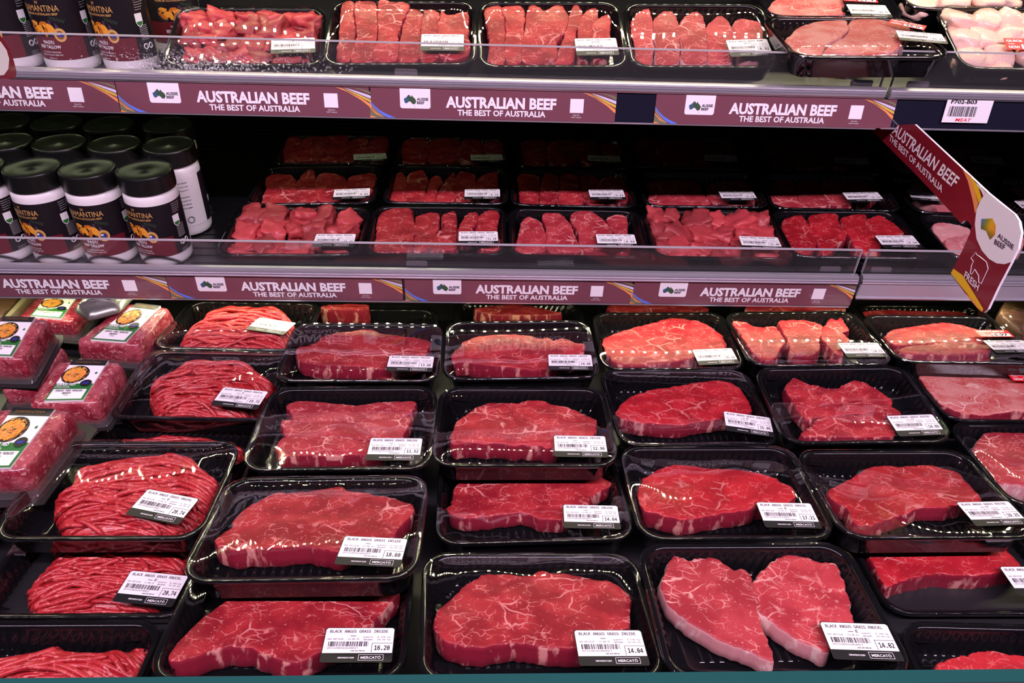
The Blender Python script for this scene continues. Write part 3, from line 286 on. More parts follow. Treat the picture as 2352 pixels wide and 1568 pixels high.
def nz(x,y,z,s): return noise.noise(Vector((x*s,y*s,z*s)))

# ------------------------------------------------------------------ lettering
FONTS={}
def font(k):
    if k not in FONTS:
        FONTS[k]=None
        if k=='mono':
            try: FONTS[k]=bpy.data.fonts.load(bpy.utils.system_resource('DATAFILES',path='fonts')+'/DejaVuSansMono.woff2')
            except Exception: pass
    return FONTS[k]
GL={}
def glyphs(txt,fk='sans',bold=0.0):
    key=(txt,fk,bold)
    if key in GL: return GL[key]
    cu=bpy.data.curves.new('t','FONT'); cu.body=txt; cu.size=1.0; cu.resolution_u=2; cu.offset=bold; cu.fill_mode='FRONT'
    if font(fk): cu.font=font(fk)
    o=bpy.data.objects.new('t',cu); C.objects.link(o)
    dg=bpy.context.evaluated_depsgraph_get(); me=o.evaluated_get(dg).to_mesh()
    v=np.array([a.co[:2] for a in me.vertices]); f=[tuple(p.vertices) for p in me.polygons]
    o.evaluated_get(dg).to_mesh_clear(); bpy.data.objects.remove(o); bpy.data.curves.remove(cu)
    if len(v):
        v=v-v.min(0); 
    GL[key]=(v,f); return GL[key]
def put(mb,txt,x,y,h,w=None,m=0,fk='sans',bold=0.0,z=0.0,fn=None,align='l'):
    """lettering with its bottom left at x,y; cap height h; width w"""
    v,f=glyphs(txt,fk,bold)
    if not len(v): return
    sx=(w/max(v[:,0].max(),1e-6)) if w else h/max(v[:,1].max(),1e-6); sy=h/max(v[:,1].max(),1e-6)
    ox=x if align=='l' else x-sx*v[:,0].max()/2
    P=[(ox+a*sx,y+b*sy,z) for a,b in v]
    if fn: P=[fn(*p) for p in P]
    mb.add(P,f,m)
def bars(mb,x,y,w,h,n,m=0,z=0.0,seed=1,fn=None):
    r=random.Random(seed); c=x
    ws=[r.choice((1,1,2,3)) for _ in range(2*n)]; u=w/sum(ws)
    for i,k in enumerate(ws):
        if i%2==0:
            P=[(c,y,z),(c+k*u,y,z),(c+k*u,y+h,z),(c,y+h,z)]
            mb.add([fn(*p) for p in P] if fn else P,[(0,1,2,3)],m)
        c+=k*u

# ------------------------------------------------------------------ tray, film, meat, label
def tray_mesh():
    mb=MB(); n=360
    def ring(inset,z,r,rib=0.0,pitch=0.0092):
        base=resample(rrect(TW/2-inset,TD/2-inset,r,10),n); out=[]; per=np.linalg.norm(np.diff(np.vstack([base,base[:1]]),axis=0),axis=1).sum()
        for i,(x,y) in enumerate(base):
            d=Vector((x,y))-Vector((max(-TW/2+0.04,min(TW/2-0.04,x)),max(-TD/2+0.04,min(TD/2-0.04,y)))); d.normalize()
            s=rib*(0.5-0.5*math.cos(2*math.pi*round(per/pitch)*i/n))
            out.append((x-d.x*s,y-d.y*s,z))
        return out
    R=[ring(0.011,-TH-0.0012,0.016),ring(0.0042,-0.006,0.022),ring(0.0008,-0.0045,0.026),ring(0.0,-0.002,0.026),ring(0.0008,-0.0002,0.026),ring(0.0045,0.0,0.024),ring(0.0058,-0.001,0.023),ring(0.0066,-0.0035,0.022),
       ring(0.0072,-0.006,0.022,0.0),ring(0.0080,-0.0085,0.021,0.0026),ring(0.0105,-TH+0.006,0.017,0.0030),ring(0.0135,-TH+0.0005,0.014,0.0012),ring(0.018,-TH,0.011),ring(0.024,-TH,0.008),ring(0.0255,-TH+0.0012,0.008),ring(0.030,-TH+0.0012,0.007),ring(0.0315,-TH,0.007)]
    mb.rings(R,0,True,True)
    # ribs on the floor of the tray
    for i in range(15):
        x=-0.062+i*0.0088
        for y0,y1 in ((-0.036,-0.004),(0.004,0.036)):
            a=[(x-0.0022,y0,-TH),(x+0.0022,y0,-TH),(x+0.0022,y1,-TH),(x-0.0022,y1,-TH)]; b=[(x-0.001,y0+0.002,-TH+0.0012),(x+0.001,y0+0.002,-TH+0.0012),(x+0.001,y1-0.002,-TH+0.0012),(x-0.001,y1-0.002,-TH+0.0012)]
            mb.rings([a,b],0,False,True)
    # raised loops pressed into the four corners
    for sx in (-1,1):
        for sy in (-1,1):
            P=[(sx*0.068,sy*0.060,-0.012),(sx*0.0875,sy*0.060,-0.010),(sx*0.0895,sy*0.052,-0.012),(sx*0.083,sy*0.046,-0.024),(sx*0.066,sy*0.047,-0.026)]
            mb.tube(P,0.0008,5)
    return mb.mesh('tray',['tray'],True,50)
TRAY=tray_mesh()
def film_h(info,x,y):
    zl,k=info; e=min(TW/2-abs(x),TD/2-abs(y)); t=max(0,min(1,(e-0.002)/0.022)); t=t*t*(3-2*t)
    return 0.0012+max(0.0,zl+k*y+0.0035-0.0012)*t
def film_mesh(info,seed):
    mb=MB(); n=64; R=[]
    R.append([(x,y,-0.0035) for x,y in resample(rrect(TW/2+0.0006,TD/2+0.0006,0.026,8),n)])
    for s in (1.0,0.985,0.96,0.92,0.86,0.78,0.66,0.5,0.3,0.12):
        R.append([(x*s,y*s,film_h(info,x*s,y*s)+(0.0 if s>0.97 else 0.0005*nz(x*s+seed,y*s,0,22))) for x,y in resample(rrect(TW/2+0.0004,TD/2+0.0004,0.026,8),n)])
    mb.rings(R,0,False,True)
    return mb.mesh('film',['film2' if seed%3==1 else 'film'],True)
def slab_mesh(name,pl,zl,k,mats,bulge=0.0016,dome=0.0012,jag=0.0011,zb=-TH+0.0016,n=110,seed=0):
    """a cut of meat: top face follows the outline, its side falls to the tray floor"""
    P=catmull(pl,n); c=P.mean(0); mb=MB(); R=[]
    J=np.array([1+0.0*i for i in range(n)])
    d=P-np.roll(P,1,0); t=(np.roll(P,-1,0)-np.roll(P,1,0)); t/=np.linalg.norm(t,axis=1)[:,None]+1e-9
    nrm=np.stack([t[:,1],-t[:,0]],1); area=0.5*np.sum(P[:,0]*np.roll(P[:,1],-1)-np.roll(P[:,0],-1)*P[:,1])
    if area<0: nrm=-nrm; P=P[::-1].copy(); nrm=nrm[::-1].copy()
    jj=np.array([jag*nz(p[0]+seed,p[1],0.3,260)*1.5+jag*nz(p[0],p[1]+seed,0.7,90)*2 for p in P]); P=P+nrm*jj[:,None]
    def top(p): return zl+k*p[1]+0.0012*nz(p[0]+seed,p[1],0.1,28)
    front=np.clip(-nrm[:,1],0,1)
    def ringo(off,f): return [(p[0]+m[0]*off,p[1]+m[1]*off,f(p)) for p,m in zip(P,nrm)]
    lim=lambda a,L:max(-L,min(L,a))
    ins=lambda z:0.0085+0.0075*max(0,min(1,-z/TH))
    def fit(r): return [(lim(x,TW/2-ins(z)),lim(y,TD/2-ins(z)),z) for x,y,z in r]
    hgt=lambda p:max(0.004,top(p)-zb)
    R.append(fit([(p[0]+m[0]*(0.0-0.002),p[1]+m[1]*(-0.002)-0.002*f,zb) for p,m,f in zip(P,nrm,front)]))
    R.append(fit([(p[0]+m[0]*bulge*0.8,p[1]+m[1]*bulge*0.8-0.0015*f,zb+0.2*hgt(p)) for p,m,f in zip(P,nrm,front)]))
    R.append(fit([(p[0]+m[0]*(bulge+0.0014*nz(p[0]+seed,p[1],1.3,120)),p[1]+m[1]*bulge,zb+0.5*hgt(p)) for p,m in zip(P,nrm)]))
    R.append(fit([(p[0]+m[0]*bulge*0.5,p[1]+m[1]*bulge*0.5,zb+0.82*hgt(p)) for p,m in zip(P,nrm)]))
    R.append([(p[0],p[1],top(p)-0.0008) for p in P])
    R.append([(p[0]-m[0]*0.0008,p[1]-m[1]*0.0008,top(p)) for p,m in zip(P,nrm)])
    mm=[1,1,1,1,0]
    for s in (0.93,0.84,0.7,0.52,0.33,0.15):
        r=[]
        for p in P:
            q=c+(p-c)*s; r.append((q[0],q[1],zl+k*q[1]+0.0014*nz(q[0]+seed,q[1],0.1,28)+dome*(1-s)))
        R.append(r); mm.append(0)
    mb.rings(R,mm,True,True)
    return mb.mesh(name,mats,True,60)
CHUNK={}
def chunk_mesh(kind,var):
    key=(kind,var)
    if key in CHUNK: return CHUNK[key]
    n=7; mb=MB(); idx={}; r=random.Random(var*17+3); off=var*3.7
    def vert(p):
        kx=tuple(round(a,4) for a in p)
        if kx not in idx:
            v=Vector(p); s=v.normalized(); ch=kind=='chicken'; v=(v*0.30+s*0.72) if ch else (v*0.62+s*0.48)
            d=1+(0.22 if ch else 0.45)*nz(s.x+off,s.y,s.z,1.4)+(0.05 if ch else 0.22)*nz(s.x+off,s.y,s.z,3.2)
            v=v*d; idx[kx]=len(mb.v); mb.v.append(tuple(v))
        return idx[kx]
    for ax in range(3):
        for sg in (-1,1):
            for i in range(n):
                for j in range(n):
                    q=[]
                    for a,b in ((i,j),(i+1,j),(i+1,j+1),(i,j+1)):
                        p=[0,0,0]; p[ax]=sg; p[(ax+1)%3]=-1+2*a/n; p[(ax+2)%3]=-1+2*b/n; q.append(vert(p))
                    mb.f.append(tuple(q) if sg>0 else tuple(reversed(q))); mb.m.append(0)
    CHUNK[key]=mb.mesh('chunk',[kind],True); return CHUNK[key]
def mince_mesh(pl,zt,seed,k=0.0):
    P=catmull(pl,90); mb=MB(); r=random.Random(seed)
    A=P; B=np.roll(P,-1,0); D=B-A
    def dist(q):
        t=np.clip(((q-A)*D).sum(1)/((D*D).sum(1)+1e-12),0,1); return np.sqrt((((A+D*t[:,None])-q)**2).sum(1)).min()
    def inside(q):
        c=(A[:,1]>q[1])!=(B[:,1]>q[1]); xs=A[:,0]+(q[1]-A[:,1])*D[:,0]/(D[:,1]+1e-12); return (np.sum(c&(xs>q[0]))%2)==1
    def dome(e): e=min(1,e/0.026); return math.sqrt(max(0,1-(1-e)**2))
    zb=-TH+0.003; H=zt-zb
    x0,y0=P.min(0); x1,y1=P.max(0); xm=(x0+x1)/2; hw=(x1-x0)/2
    for lay,(dy,ph) in enumerate(((0.0052,0.0),(0.0066,0.4),(0.0085,0.8))):
        y=y0-0.02+ph*dy
        while y<y1+0.02:
            y+=dy*r.uniform(0.85,1.15); cv=r.uniform(0.002,0.022); f1,f2=r.uniform(20,75),r.uniform(0,6); am=r.uniform(0.0008,0.0030)*(1+lay); sl=r.uniform(-0.09,0.09)*(1+lay)
            run=[]; xs=np.linspace(x0-0.002,x1+0.002,34)
            brk=r.random()<0.5*lay; bx=r.uniform(x0,x1)
            for x in xs:
                yy=y-cv*((x-xm)/hw)**2*1.6+am*math.sin(f1*x+f2)+sl*(x-xm); q=np.array([x,yy])
                ok=inside(q) and not (brk and abs(x-bx)<0.014)
                if ok:
                    e=dist(q); z=zb+H*dome(e)*(0.90+0.05*lay)+0.0030*nz(x+seed,yy,lay,55)+0.0012*lay-0.002
                    run.append((x,yy,z))
                if (not ok or x==xs[-1]) and run:
                    if len(run)>=3: mb.tube(run,0.0026*r.uniform(0.8,1.2),6)
                    run=[]
    # body of the heap below the strands
    c=P.mean(0); R=[]
    for s in (1.0,0.95,0.88,0.78,0.65,0.45,0.2):
        R.append([tuple((*(c+(p-c)*s*0.985),zb-0.001+(H-0.004)*dome(dist(c+(p-c)*s*0.985))*0.95)) for p in P])
    mb.rings(R,0,False,True)
    return mb.mesh('minced_beef',['mince'],True)
def label_parts(pk,par,info,kz,ang_deg,x,y,title,l2,price,qty,kg,W_=0.060,H_=0.037):
    z=max(film_h(info,x+a*W_,y-b*H_) for a in (0,.5,1) for b in (0,.5,1))+0.0010
    mb=MB()
    def rr(x0,x1,y0,y1,corners,m,zz):
        pts=[]; r=0.0022
        for (cx,cy,a0,on) in ((x1,y1,0,corners[0]),(x0,y1,90,corners[1]),(x0,y0,180,corners[2]),(x1,y0,270,corners[3])):
            if not on: pts.append((cx,cy)); continue
            sx=-1 if cx==x1 else 1; sy=-1 if cy==y1 else 1
            for i in range(5):
                a=math.radians(a0+22.5*i); pts.append((cx+sx*r+r*math.cos(a),cy+sy*r+r*math.sin(a)))
        mb.prism(pts,zz,zz+0.00018,m)
    rr(0,W_,-H_,0,(1,1,1,1),1,0.0); 
    mb.prism([(0.0006,-0.0274),(W_-0.0006,-0.0274),(W_-0.0006,-0.0022),(W_-0.0022,-0.0006),(0.0022,-0.0006),(0.0006,-0.0022)],0.0002,0.0003,0)
    lb=obj('price_label',mb.mesh('price_label',['white','band']),par); lb.location=(x,y,z); lb.rotation_euler=(math.atan(kz) if kz else 0,0,math.radians(ang_deg)); lb['label']='white price label with a black band below'
    t=MB(); zz=0.00045; mm=0.001
    put(t,title,4*mm,-5.9*mm,3.1*mm,(49 if len(title)<24 else 50)*mm,0,'mono',0.012,zz)
    if l2: put(t,l2,30*mm,-10.2*mm,2.8*mm,2.2*mm*len(l2),0,'mono',0.012,zz,None,'c')
    put(t,'TANGGAL',22*mm,-9.9*mm,1.1*mm,5*mm,0,'sans',0.03,zz)
    put(t,'SKU 0071528   13-08-25',3*mm,-13.6*mm,1.7*mm,27*mm,0,'mono',0,zz)
    if qty:
        put(t,'QUANTITY:',33*mm,-11.6*mm,1.4*mm,9*mm,0,'sans',0.01,zz); put(t,'RP/UNIT:',34*mm,-14.2*mm,1.4*mm,8*mm,0,'sans',0.01,zz)
        put(t,qty+' kg',45.5*mm,-11.8*mm,1.9*mm,11*mm,0,'mono',0,zz); put(t,kg+' kg',45.5*mm,-14.5*mm,1.9*mm,11*mm,0,'mono',0,zz)
    bars(t,4.5*mm,-20.6*mm,34*mm,5.2*mm,34,0,zz,hash(pk)%97 if False else sum(map(ord,pk)))
    put(t,'2071528016'+(price.replace('.','') or '1840')+'0027',4*mm,-23.2*mm,1.8*mm,26*mm,0,'mono',0,zz)
    put(t,'LABEL BAIK SEBELUM',24*mm,-25.8*mm,1.2*mm,12*mm,0,'sans',0.02,zz)
    for a in ((41.5,59,-17.4,-17.0),(41.5,41.9,-27,-17.4)): t.flat([(a[0]*mm,a[2]*mm,zz),(a[1]*mm,a[2]*mm,zz),(a[1]*mm,a[3]*mm,zz),(a[0]*mm,a[3]*mm,zz)],0)
    if price: put(t,price,44*mm,-24.6*mm,5.0*mm,13*mm,0,'mono',0.02,zz)
    put(t,'DIBUNGKUS OLEH',14.5*mm,-33.2*mm,1.6*mm,13.5*mm,1,'sans',0.02,zz)
    for a in ((31.5,52.5,-29.4,-29.1),(31.5,52.5,-35.2,-34.9),(31.5,31.8,-35.2,-29.1),(52.2,52.5,-35.2,-29.1)): t.flat([(a[0]*mm,a[2]*mm,zz),(a[1]*mm,a[2]*mm,zz),(a[1]*mm,a[3]*mm,zz),(a[0]*mm,a[3]*mm,zz)],1)
    put(t,'MERCAT\u00d2',33.6*mm,-33.6*mm,3.2*mm,16.8*mm,1,'sans',0.015,zz)
    obj('lettering',t.mesh('lettering',['ink','wink']),lb)
    return lb
def sticker(par,info,kz,ang,x,y,w,now):
    h=w*0.42; z=max(film_h(info,x+a*w,y-b*h) for a in (0,.5,1) for b in (0,.5,1))+0.0014
    mb=MB(); mb.prism([(0,-h),(w,-h),(w,0),(0,0)],0,0.0002)
    s=obj('discount_sticker',mb.mesh('discount_sticker',['redlab']),par); s.location=(x,y,z); s.rotation_euler=(math.atan(kz) if kz else 0,0,math.radians(ang)); s['label']='red quick sale sticker'
    t=MB(); zz=0.0004
    put(t,'QUICK SALE!',w*0.05,-h*0.36,h*0.24,w*0.82,0,'sans',0.04,zz); put(t,'NORMAL',w*0.08,-h*0.54,h*0.09,w*0.18,0,'sans',0.01,zz); put(t,'NOW',w*0.07,-h*0.92,h*0.26,w*0.30,0,'sans',0.03,zz)
    t.flat([(w*0.42,-h*0.95,zz),(w*0.94,-h*0.95,zz),(w*0.94,-h*0.52,zz),(w*0.42,-h*0.52,zz)],0)
    if now: put(t,now,w*0.46,-h*0.88,h*0.3,w*0.4,1,'sans',0.03,zz+0.0002)
    obj('lettering',t.mesh('lettering',['wink','ink']),s)
    return s
PM={'T2c':('beefp','edge'),'T4d':('beefr','edge'),'T4e':('beefp','fatedge'),'T5d':('beefr','edge'),'T5e':('beefr','edge'),'T5f':('beefr','edge'),'T4c':('beefr','edge'),'T6b':('rib','edge'),'T6c':('beefp','fatedge'),'A5':('rib','fatedge'),'A7':('rib','fatedge'),
    'X1':('thigh','thigh'),'X2':('thigh','thigh'),'X3':('thigh','thigh'),'X4':('thigh','thigh'),'A4':('beefp','fatedge'),'ML':('beefp','fatedge'),'A3':('beef','edge'),'T6y':('beefd','beefd'),'R1e':('beefr','edge'),'R1c':('beefp','edge'),'R2d':('beefp','edge'),'R2e':('beefp','edge')}
def build_pack(pk,name,label,group):
    x,y,z,yw,ti,ro=POSE[pk]
    Rm=Matrix.Rotation(yw,3,'Z')@Matrix.Rotation(ti,3,'X')@Matrix.Rotation(ro,3,'Y')
    p=Vector((x,y,z+ZO))-Rm@Vector((0,0,TH))
    root=empty(name,p,label,'meat pack',group); root.rotation_mode='YXZ'; root.rotation_euler=(ti,ro,yw)
    up=(0,0,TH)
    t=obj('tray',TRAY,root); t.location=up
    items=MEAT[pk]; kind,zl,k,L=items[0]; seed=sum(map(ord,pk))
    mt=PM.get(pk,('beef','edge'))
    if kind=='s':
        nm='steak' if pk[0] in 'T' or pk in('A5','A7') else 'beef_slice'
        if mt[0] in('thigh','chicken'): nm='chicken_piece'
        for i,pl in enumerate(L):
            s=obj(nm,slab_mesh(nm,[(a/1e4,b/1e4) for a,b in pl],zl+0.0012*(i%3),k,list(mt),seed=seed+i*5,n=110 if pk[0]=='T' else 70),root); s.location=up
        top=zl+0.003
    elif kind=='c':
        ck='chicken' if pk in('A6','A9') else 'chunk'; nm='chicken_piece' if ck=='chicken' else 'beef_chunk'; r=random.Random(seed)
        for i,(a,b,rx,ry) in enumerate(L):
            X,Y,RX,RY=a/1e4,b/1e4,rx/1e4,ry/1e4; RZ=min(0.012,0.6*RX)
            o=obj(nm,chunk_mesh(ck,(i*3+seed)%7),root); o.location=(X,Y,TH+zl+k*Y-RZ*0.8+r.uniform(-.002,.003)); o.scale=(RX*0.86,RY*0.86,RZ); o.rotation_euler=(r.uniform(-.35,.35),r.uniform(-.35,.35),r.uniform(-.6,.6))
        # a lower layer fills the tray
        for i in range(14):
            X=r.uniform(-.075,.075); Y=r.uniform(-.045,.045); o=obj(nm,chunk_mesh(ck,(i+2)%7),root); o.location=(X,Y,0.0095+(0.004 if k else 0.0)); o.scale=(0.015,0.014,0.0075); o.rotation_euler=(0,0,r.uniform(0,3))
        top=zl+0.004
    else:
        o=obj('minced_beef',mince_mesh([(a/1e4,b/1e4) for a,b in L[0]],min(0.004,zl+0.006),seed),root); o.location=up; top=min(0.004,zl+0.006)+0.003
    info=(top,k)
    f=obj('film',film_mesh(info,seed),root); f.location=up
    if pk in LAB:
        (lx,ly),an,ti_,l2,pr,q,kg=LAB[pk]; h=empty_part=None
        lb=label_parts(pk,root,info,k if top+k*ly/1e4>0.002 else 0,an,lx/1e4,ly/1e4,ti_,l2,pr,q,kg); lb.location.z+=TH
    if pk in STK:
        (lx,ly),an,w,now=STK[pk]; sk=sticker(root,info,k,an,lx/1e4,ly/1e4,w,now); sk.location.z+=TH
    return root
PACKS={
'T2a':('steak_pack','nearly empty looking pack tucked behind the 13.80 steak under the shelf','steak packs in the bin'),
'T3a':('steak_pack','steak pack behind the 14.88 one, brown meat peeking under the shelf','steak packs in the bin'),
'T4a':('steak_pack','steak pack mostly hidden behind the rump priced 35.12','steak packs in the bin'),
'T5a':('steak_pack','steak pack mostly hidden behind the three rostbif pieces','steak packs in the bin'),
'T6z':('steak_pack','steak pack mostly hidden behind the quick sale rump','steak packs in the bin'),
'T6y':('chicken_pack','shaded pale meat pack at the picture edge below the blade sign','chicken packs'),
'T2b':('steak_pack','steak pack priced 13.80 with a row of light dots across its front','steak packs in the bin'),
'T3b':('steak_pack','orange-red steak pack priced 14.88 below the shelf sign','steak packs in the bin'),
'T4b':('steak_pack','broad rump steak pack priced 35.12 below the shelf sign','steak packs in the bin'),
'T5b':('steak_pack','rostbif pack of three separate thick pieces below the shelf sign','steak packs in the bin'),
'T6a':('steak_pack','quick sale rump pack with red sticker, two thin steaks','steak packs in the bin'),
'T2c':('steak_pack','pack of three overlapping pale steak strips priced 11.52','steak packs in the bin'),
'T3c':('steak_pack','single marbled steak pack priced 12.96','steak packs in the bin'),
'T4c':('steak_pack','small oval knuckle steak pack priced 15.05','steak packs in the bin'),
'T5c':('steak_pack','rostbif pack of two stacked cuts priced 14.89','steak packs in the bin'),
'T6b':('steak_pack','fatty steak pack with red quick sale sticker at the picture edge','steak packs in the bin'),
'T3d':('steak_pack','pointed steak pack priced 14.64 half under the 12.96 pack','steak packs in the bin'),
'T2e':('steak_pack','long marbled steak pack priced 18.60 lying on top of another','steak packs in the bin'),
'T4d':('steak_pack','thick smooth knuckle steak pack priced 17.21','steak packs in the bin'),
'T5d':('steak_pack','bright red rostbif steak pack priced 19.25','steak packs in the bin'),
'T6c':('steak_pack','pale pink steak pack with fat edge at the picture edge','steak packs in the bin'),
'T5e':('steak_pack','thick red slab pack lying under the 19.25 pack','steak packs in the bin'),
'T2f':('steak_pack','triangular marbled steak pack priced 16.20 by the front glass','steak packs in the bin'),
'T3f':('steak_pack','large marbled steak pack priced 14.04 by the front glass','steak packs in the bin'),
'T4e':('steak_pack','pack of two heart-shaped steaks priced 14.02 by the front glass','steak packs in the bin'),
'T5f':('steak_pack','red steak pack without label, cut off by the front glass','steak packs in the bin'),
'ML':('steak_pack','pack with a pale pink cut at the picture edge beside the mince','steak packs in the bin'),
'M1':('minced_beef_pack','topmost mince tray, half under the shelf edge','mince packs in the bin'),
'M2':('minced_beef_pack','mince tray with looped strands priced 19.72','mince packs in the bin'),
'M3':('minced_beef_pack','mince tray almost covered by the tray before it','mince packs in the bin'),
'M4':('minced_beef_pack','large mince tray priced 20.74 lying on top of a second one','mince packs in the bin'),
'M5':('minced_beef_pack','mince tray priced 20.74 tucked beneath another mince tray','mince packs in the bin'),
'M6':('minced_beef_pack','mince tray without label, cut off by the front glass','mince packs in the bin'),
'R1a':('diced_beef_pack','diced beef pack on the middle shelf next to the jars','small packs on the middle shelf'),
'R1b':('sliced_beef_pack','sliced beef pack priced 11.28, front row of the middle shelf','small packs on the middle shelf'),
'R1c':('sliced_beef_pack','pack of four broad beef slices priced 8.64','small packs on the middle shelf'),
'R1d':('diced_beef_pack','diced beef pack priced 11.40 in the middle of the shelf','small packs on the middle shelf'),
'R1e':('sliced_beef_pack','dark red sliced beef pack by the gap in the guards','small packs on the middle shelf'),
'R2a':('sliced_beef_pack','second row sliced beef pack priced 8.04 behind the diced beef','small packs on the middle shelf'),
'R2b':('sliced_beef_pack','second row pack of six narrow strips priced 8.16','small packs on the middle shelf'),
'R2c':('sliced_beef_pack','second row pack of five strips priced 9.84','small packs on the middle shelf'),
'R2d':('sliced_beef_pack','second row pack with one wide piece priced 8.26','small packs on the middle shelf'),
'R2e':('sliced_beef_pack','second row pack priced 9.22, pink ends lit before a dark back','small packs on the middle shelf'),
'R3a':('sliced_beef_pack','back row brownish sliced pack priced 9.24 nearest the jars','small packs on the middle shelf'),
'R3b':('sliced_beef_pack','back row shaded pack behind the six narrow strips','small packs on the middle shelf'),
'R3c':('sliced_beef_pack','back row pack in deep shade behind the five strips','small packs on the middle shelf'),
'R3d':('sliced_beef_pack','back row pack in deep shade behind the one wide piece','small packs on the middle shelf'),
'R3e':('sliced_beef_pack','back row pack in deep shade nearest the blade sign','small packs on the middle shelf'),
'X1':('chicken_pack','pink chicken pack in the front row behind the blade sign leg','chicken packs'),
'X2':('chicken_pack','pink chicken pack in the second row behind the blade sign','chicken packs'),
'X3':('chicken_pack','shaded chicken pack in the back row beyond the blade sign','chicken packs'),
'X4':('chicken_pack','pink chicken pack at the picture edge on the middle shelf','chicken packs'),
'A1':('diced_beef_pack','diced beef pack on the upper shelf behind the fogged guard','packs on the upper shelf'),
'A2':('sliced_beef_pack','sliced knuckle pack priced 8.66 on the upper shelf','packs on the upper shelf'),
'A3':('sliced_beef_pack','flank steak strips with fat lines priced 13.28 on the upper shelf','packs on the upper shelf'),
'A4':('sliced_beef_pack','five narrow rump strips priced 8.92 on the upper shelf','packs on the upper shelf'),
'A5':('steak_pack','cube roll steak pack with quick sale sticker on the upper shelf','packs on the upper shelf'),
'A6':('chicken_pack','pale raw chicken pack with quick sale sticker on the upper shelf','chicken packs'),
'A7':('steak_pack','brown cube roll pack standing behind the other cube roll','packs on the upper shelf'),
'A9':('chicken_pack','chicken pack standing behind the pale chicken pack','chicken packs'),
}

for pk,(nm,lb,gr) in PACKS.items(): build_pack(pk,nm,lb,gr)

# ------------------------------------------------------------------ the refrigerated case (setting)
def struct(name,mb,mat,smooth=False):
    o=obj(name,mb.mesh(name,[mat],smooth)); o.location=(0,0,ZO); o['kind']='structure'; return o
X0,X1=-1.30,1.65
mb=MB(); mb.box(X0,X1,1.80,1.84,-ZO,0.9); struct('wall_back',mb,'wall')
mb=MB(); mb.box(X0-.03,X0,0.27,1.80,-ZO,0.9); struct('wall_left',mb,'wall')
mb=MB(); mb.box(X1,X1+.03,0.27,1.80,-ZO,0.9); struct('wall_right',mb,'wall')
mb=MB(); mb.prism([(0.272,-0.90),(1.80,-0.90),(1.80,-0.755),(1.05,-0.724),(0.46,-0.662),(0.30,-0.652),(0.272,-0.652)],X0,X1)
mb.v=[(c,a,b) for a,b,c in mb.v]; struct('floor_bin',mb,'binfloor')
mb=MB(); mb.box(X0-.4,X1+.4,-1.2,1.84,-ZO-.02,-ZO); struct('floor_shop',mb,'alu2')
# front glass of the bin
g=empty('front_glass',(0,0.281,ZO-0.9),'clear front glass with a green top edge along the bin','glass panel')
mb=MB(); mb.box(X0,X1,-0.004,0.004,0,0.396); obj('pane',mb.mesh('pane',['glass']),g)
mb=MB(); mb.box(X0,X1,-0.0048,0.0048,0.396,0.400); obj('top_edge',mb.mesh('top_edge',['glassedge']),g,label='green polished glass edge')

# ------------------------------------------------------------------ shelves
def shelf(label,prof,navy,x0,x1,deck,loc_y,plain=False):
    s=empty('display_shelf',(x0,loc_y,ZO+deck[2]),label,'shelf'); bx,by,bz=x0,loc_y,deck[2]
    mb=MB(); mb.box(0,x1-x0,deck[0]-by,deck[1]-by,deck[2]-bz,deck[3]-bz)
    for i in range(34):
        yy=deck[0]+0.004+i*0.022
        mb.box(0.002,x1-x0-.002,yy-by,yy+0.003-by,deck[3]-bz,deck[3]-bz+0.0012)
    obj('deck',mb.mesh('deck',['deck']),s)
    mb=MB(); n=len(prof)
    for i in range(n-1):
        (a,b),(c,d2)=prof[i],prof[i+1]
        mb.add([(0,a-by,b-bz),(x1-x0,a-by,b-bz),(x1-x0,c-by,d2-bz),(0,c-by,d2-bz)],[(0,1,2,3)])
    mb.add([(0,a-by,b-bz) for a,b in prof],[tuple(range(n))]); mb.add([(x1-x0,a-by,b-bz) for a,b in prof],[tuple(reversed(range(n)))])
    obj('front_rail',mb.mesh('front_rail',['alu']),s)
    mb=MB(); (a,b),(c,d2)=navy
    mb.add([(0,a-by,b-bz),(x1-x0,a-by,b-bz),(x1-x0,c-by,d2-bz),(0,c-by,d2-bz),(0,a+.003-by,b-bz),(x1-x0,a+.003-by,b-bz),(x1-x0,c+.003-by,d2-bz),(0,c+.003-by,d2-bz)],[(0,1,2,3),(7,6,5,4),(0,3,7,4),(1,5,6,2),(3,2,6,7),(0,4,5,1)])
    obj('price_channel',mb.mesh('price_channel',['alu2' if plain else 'navy']),s)
    mb=MB(); mb.box(0,x1-x0,c-.0022-by,c+.004-by,d2-.0016-bz,d2-bz); obj('bottom_lip',mb.mesh('bottom_lip',['alu']),s)
    return s
PA=[(1.0,-.3302),(1.0,-.2875),(.9975,-.2855),(.993,-.2863),(.9895,-.2885),(.9888,-.2925),(.9905,-.2932),(.9905,-.2945),(.9885,-.2952),(.9882,-.2985),(.9900,-.2990),(.9900,-.3003),(.9880,-.3010),(.9878,-.3050),(.9900,-.3056),(.9905,-.3105),(.9945,-.3112),(.9945,-.3302)]
PB=[(.917,-.5740),(.917,-.5365),(.9145,-.5345),(.9095,-.5352),(.9055,-.5378),(.9048,-.5410),(.9062,-.5416),(.9062,-.5428),(.9042,-.5434),(.9038,-.5462),(.9052,-.5468),(.9052,-.5478),(.9036,-.5485),(.9035,-.5505),(.9055,-.5512),(.9095,-.5520),(.9095,-.5740)]
T=0.1416
PA=[(a,b if b<-.3105 else -.3105+(b+.3105)*.54) for a,b in PA]; PB=[(a,b if b<-.5520 else -.5520+(b+.5520)*.714) for a,b in PB]
def tl(v): return (.9935-math.sin(T)*v,-.3110-math.cos(T)*v)
shelf('upper display shelf with aluminium rail, long section over the jars',PA,(tl(0),tl(.0392)),-1.10,.541,(.9945,1.79,-.340,-.3302),.9945)
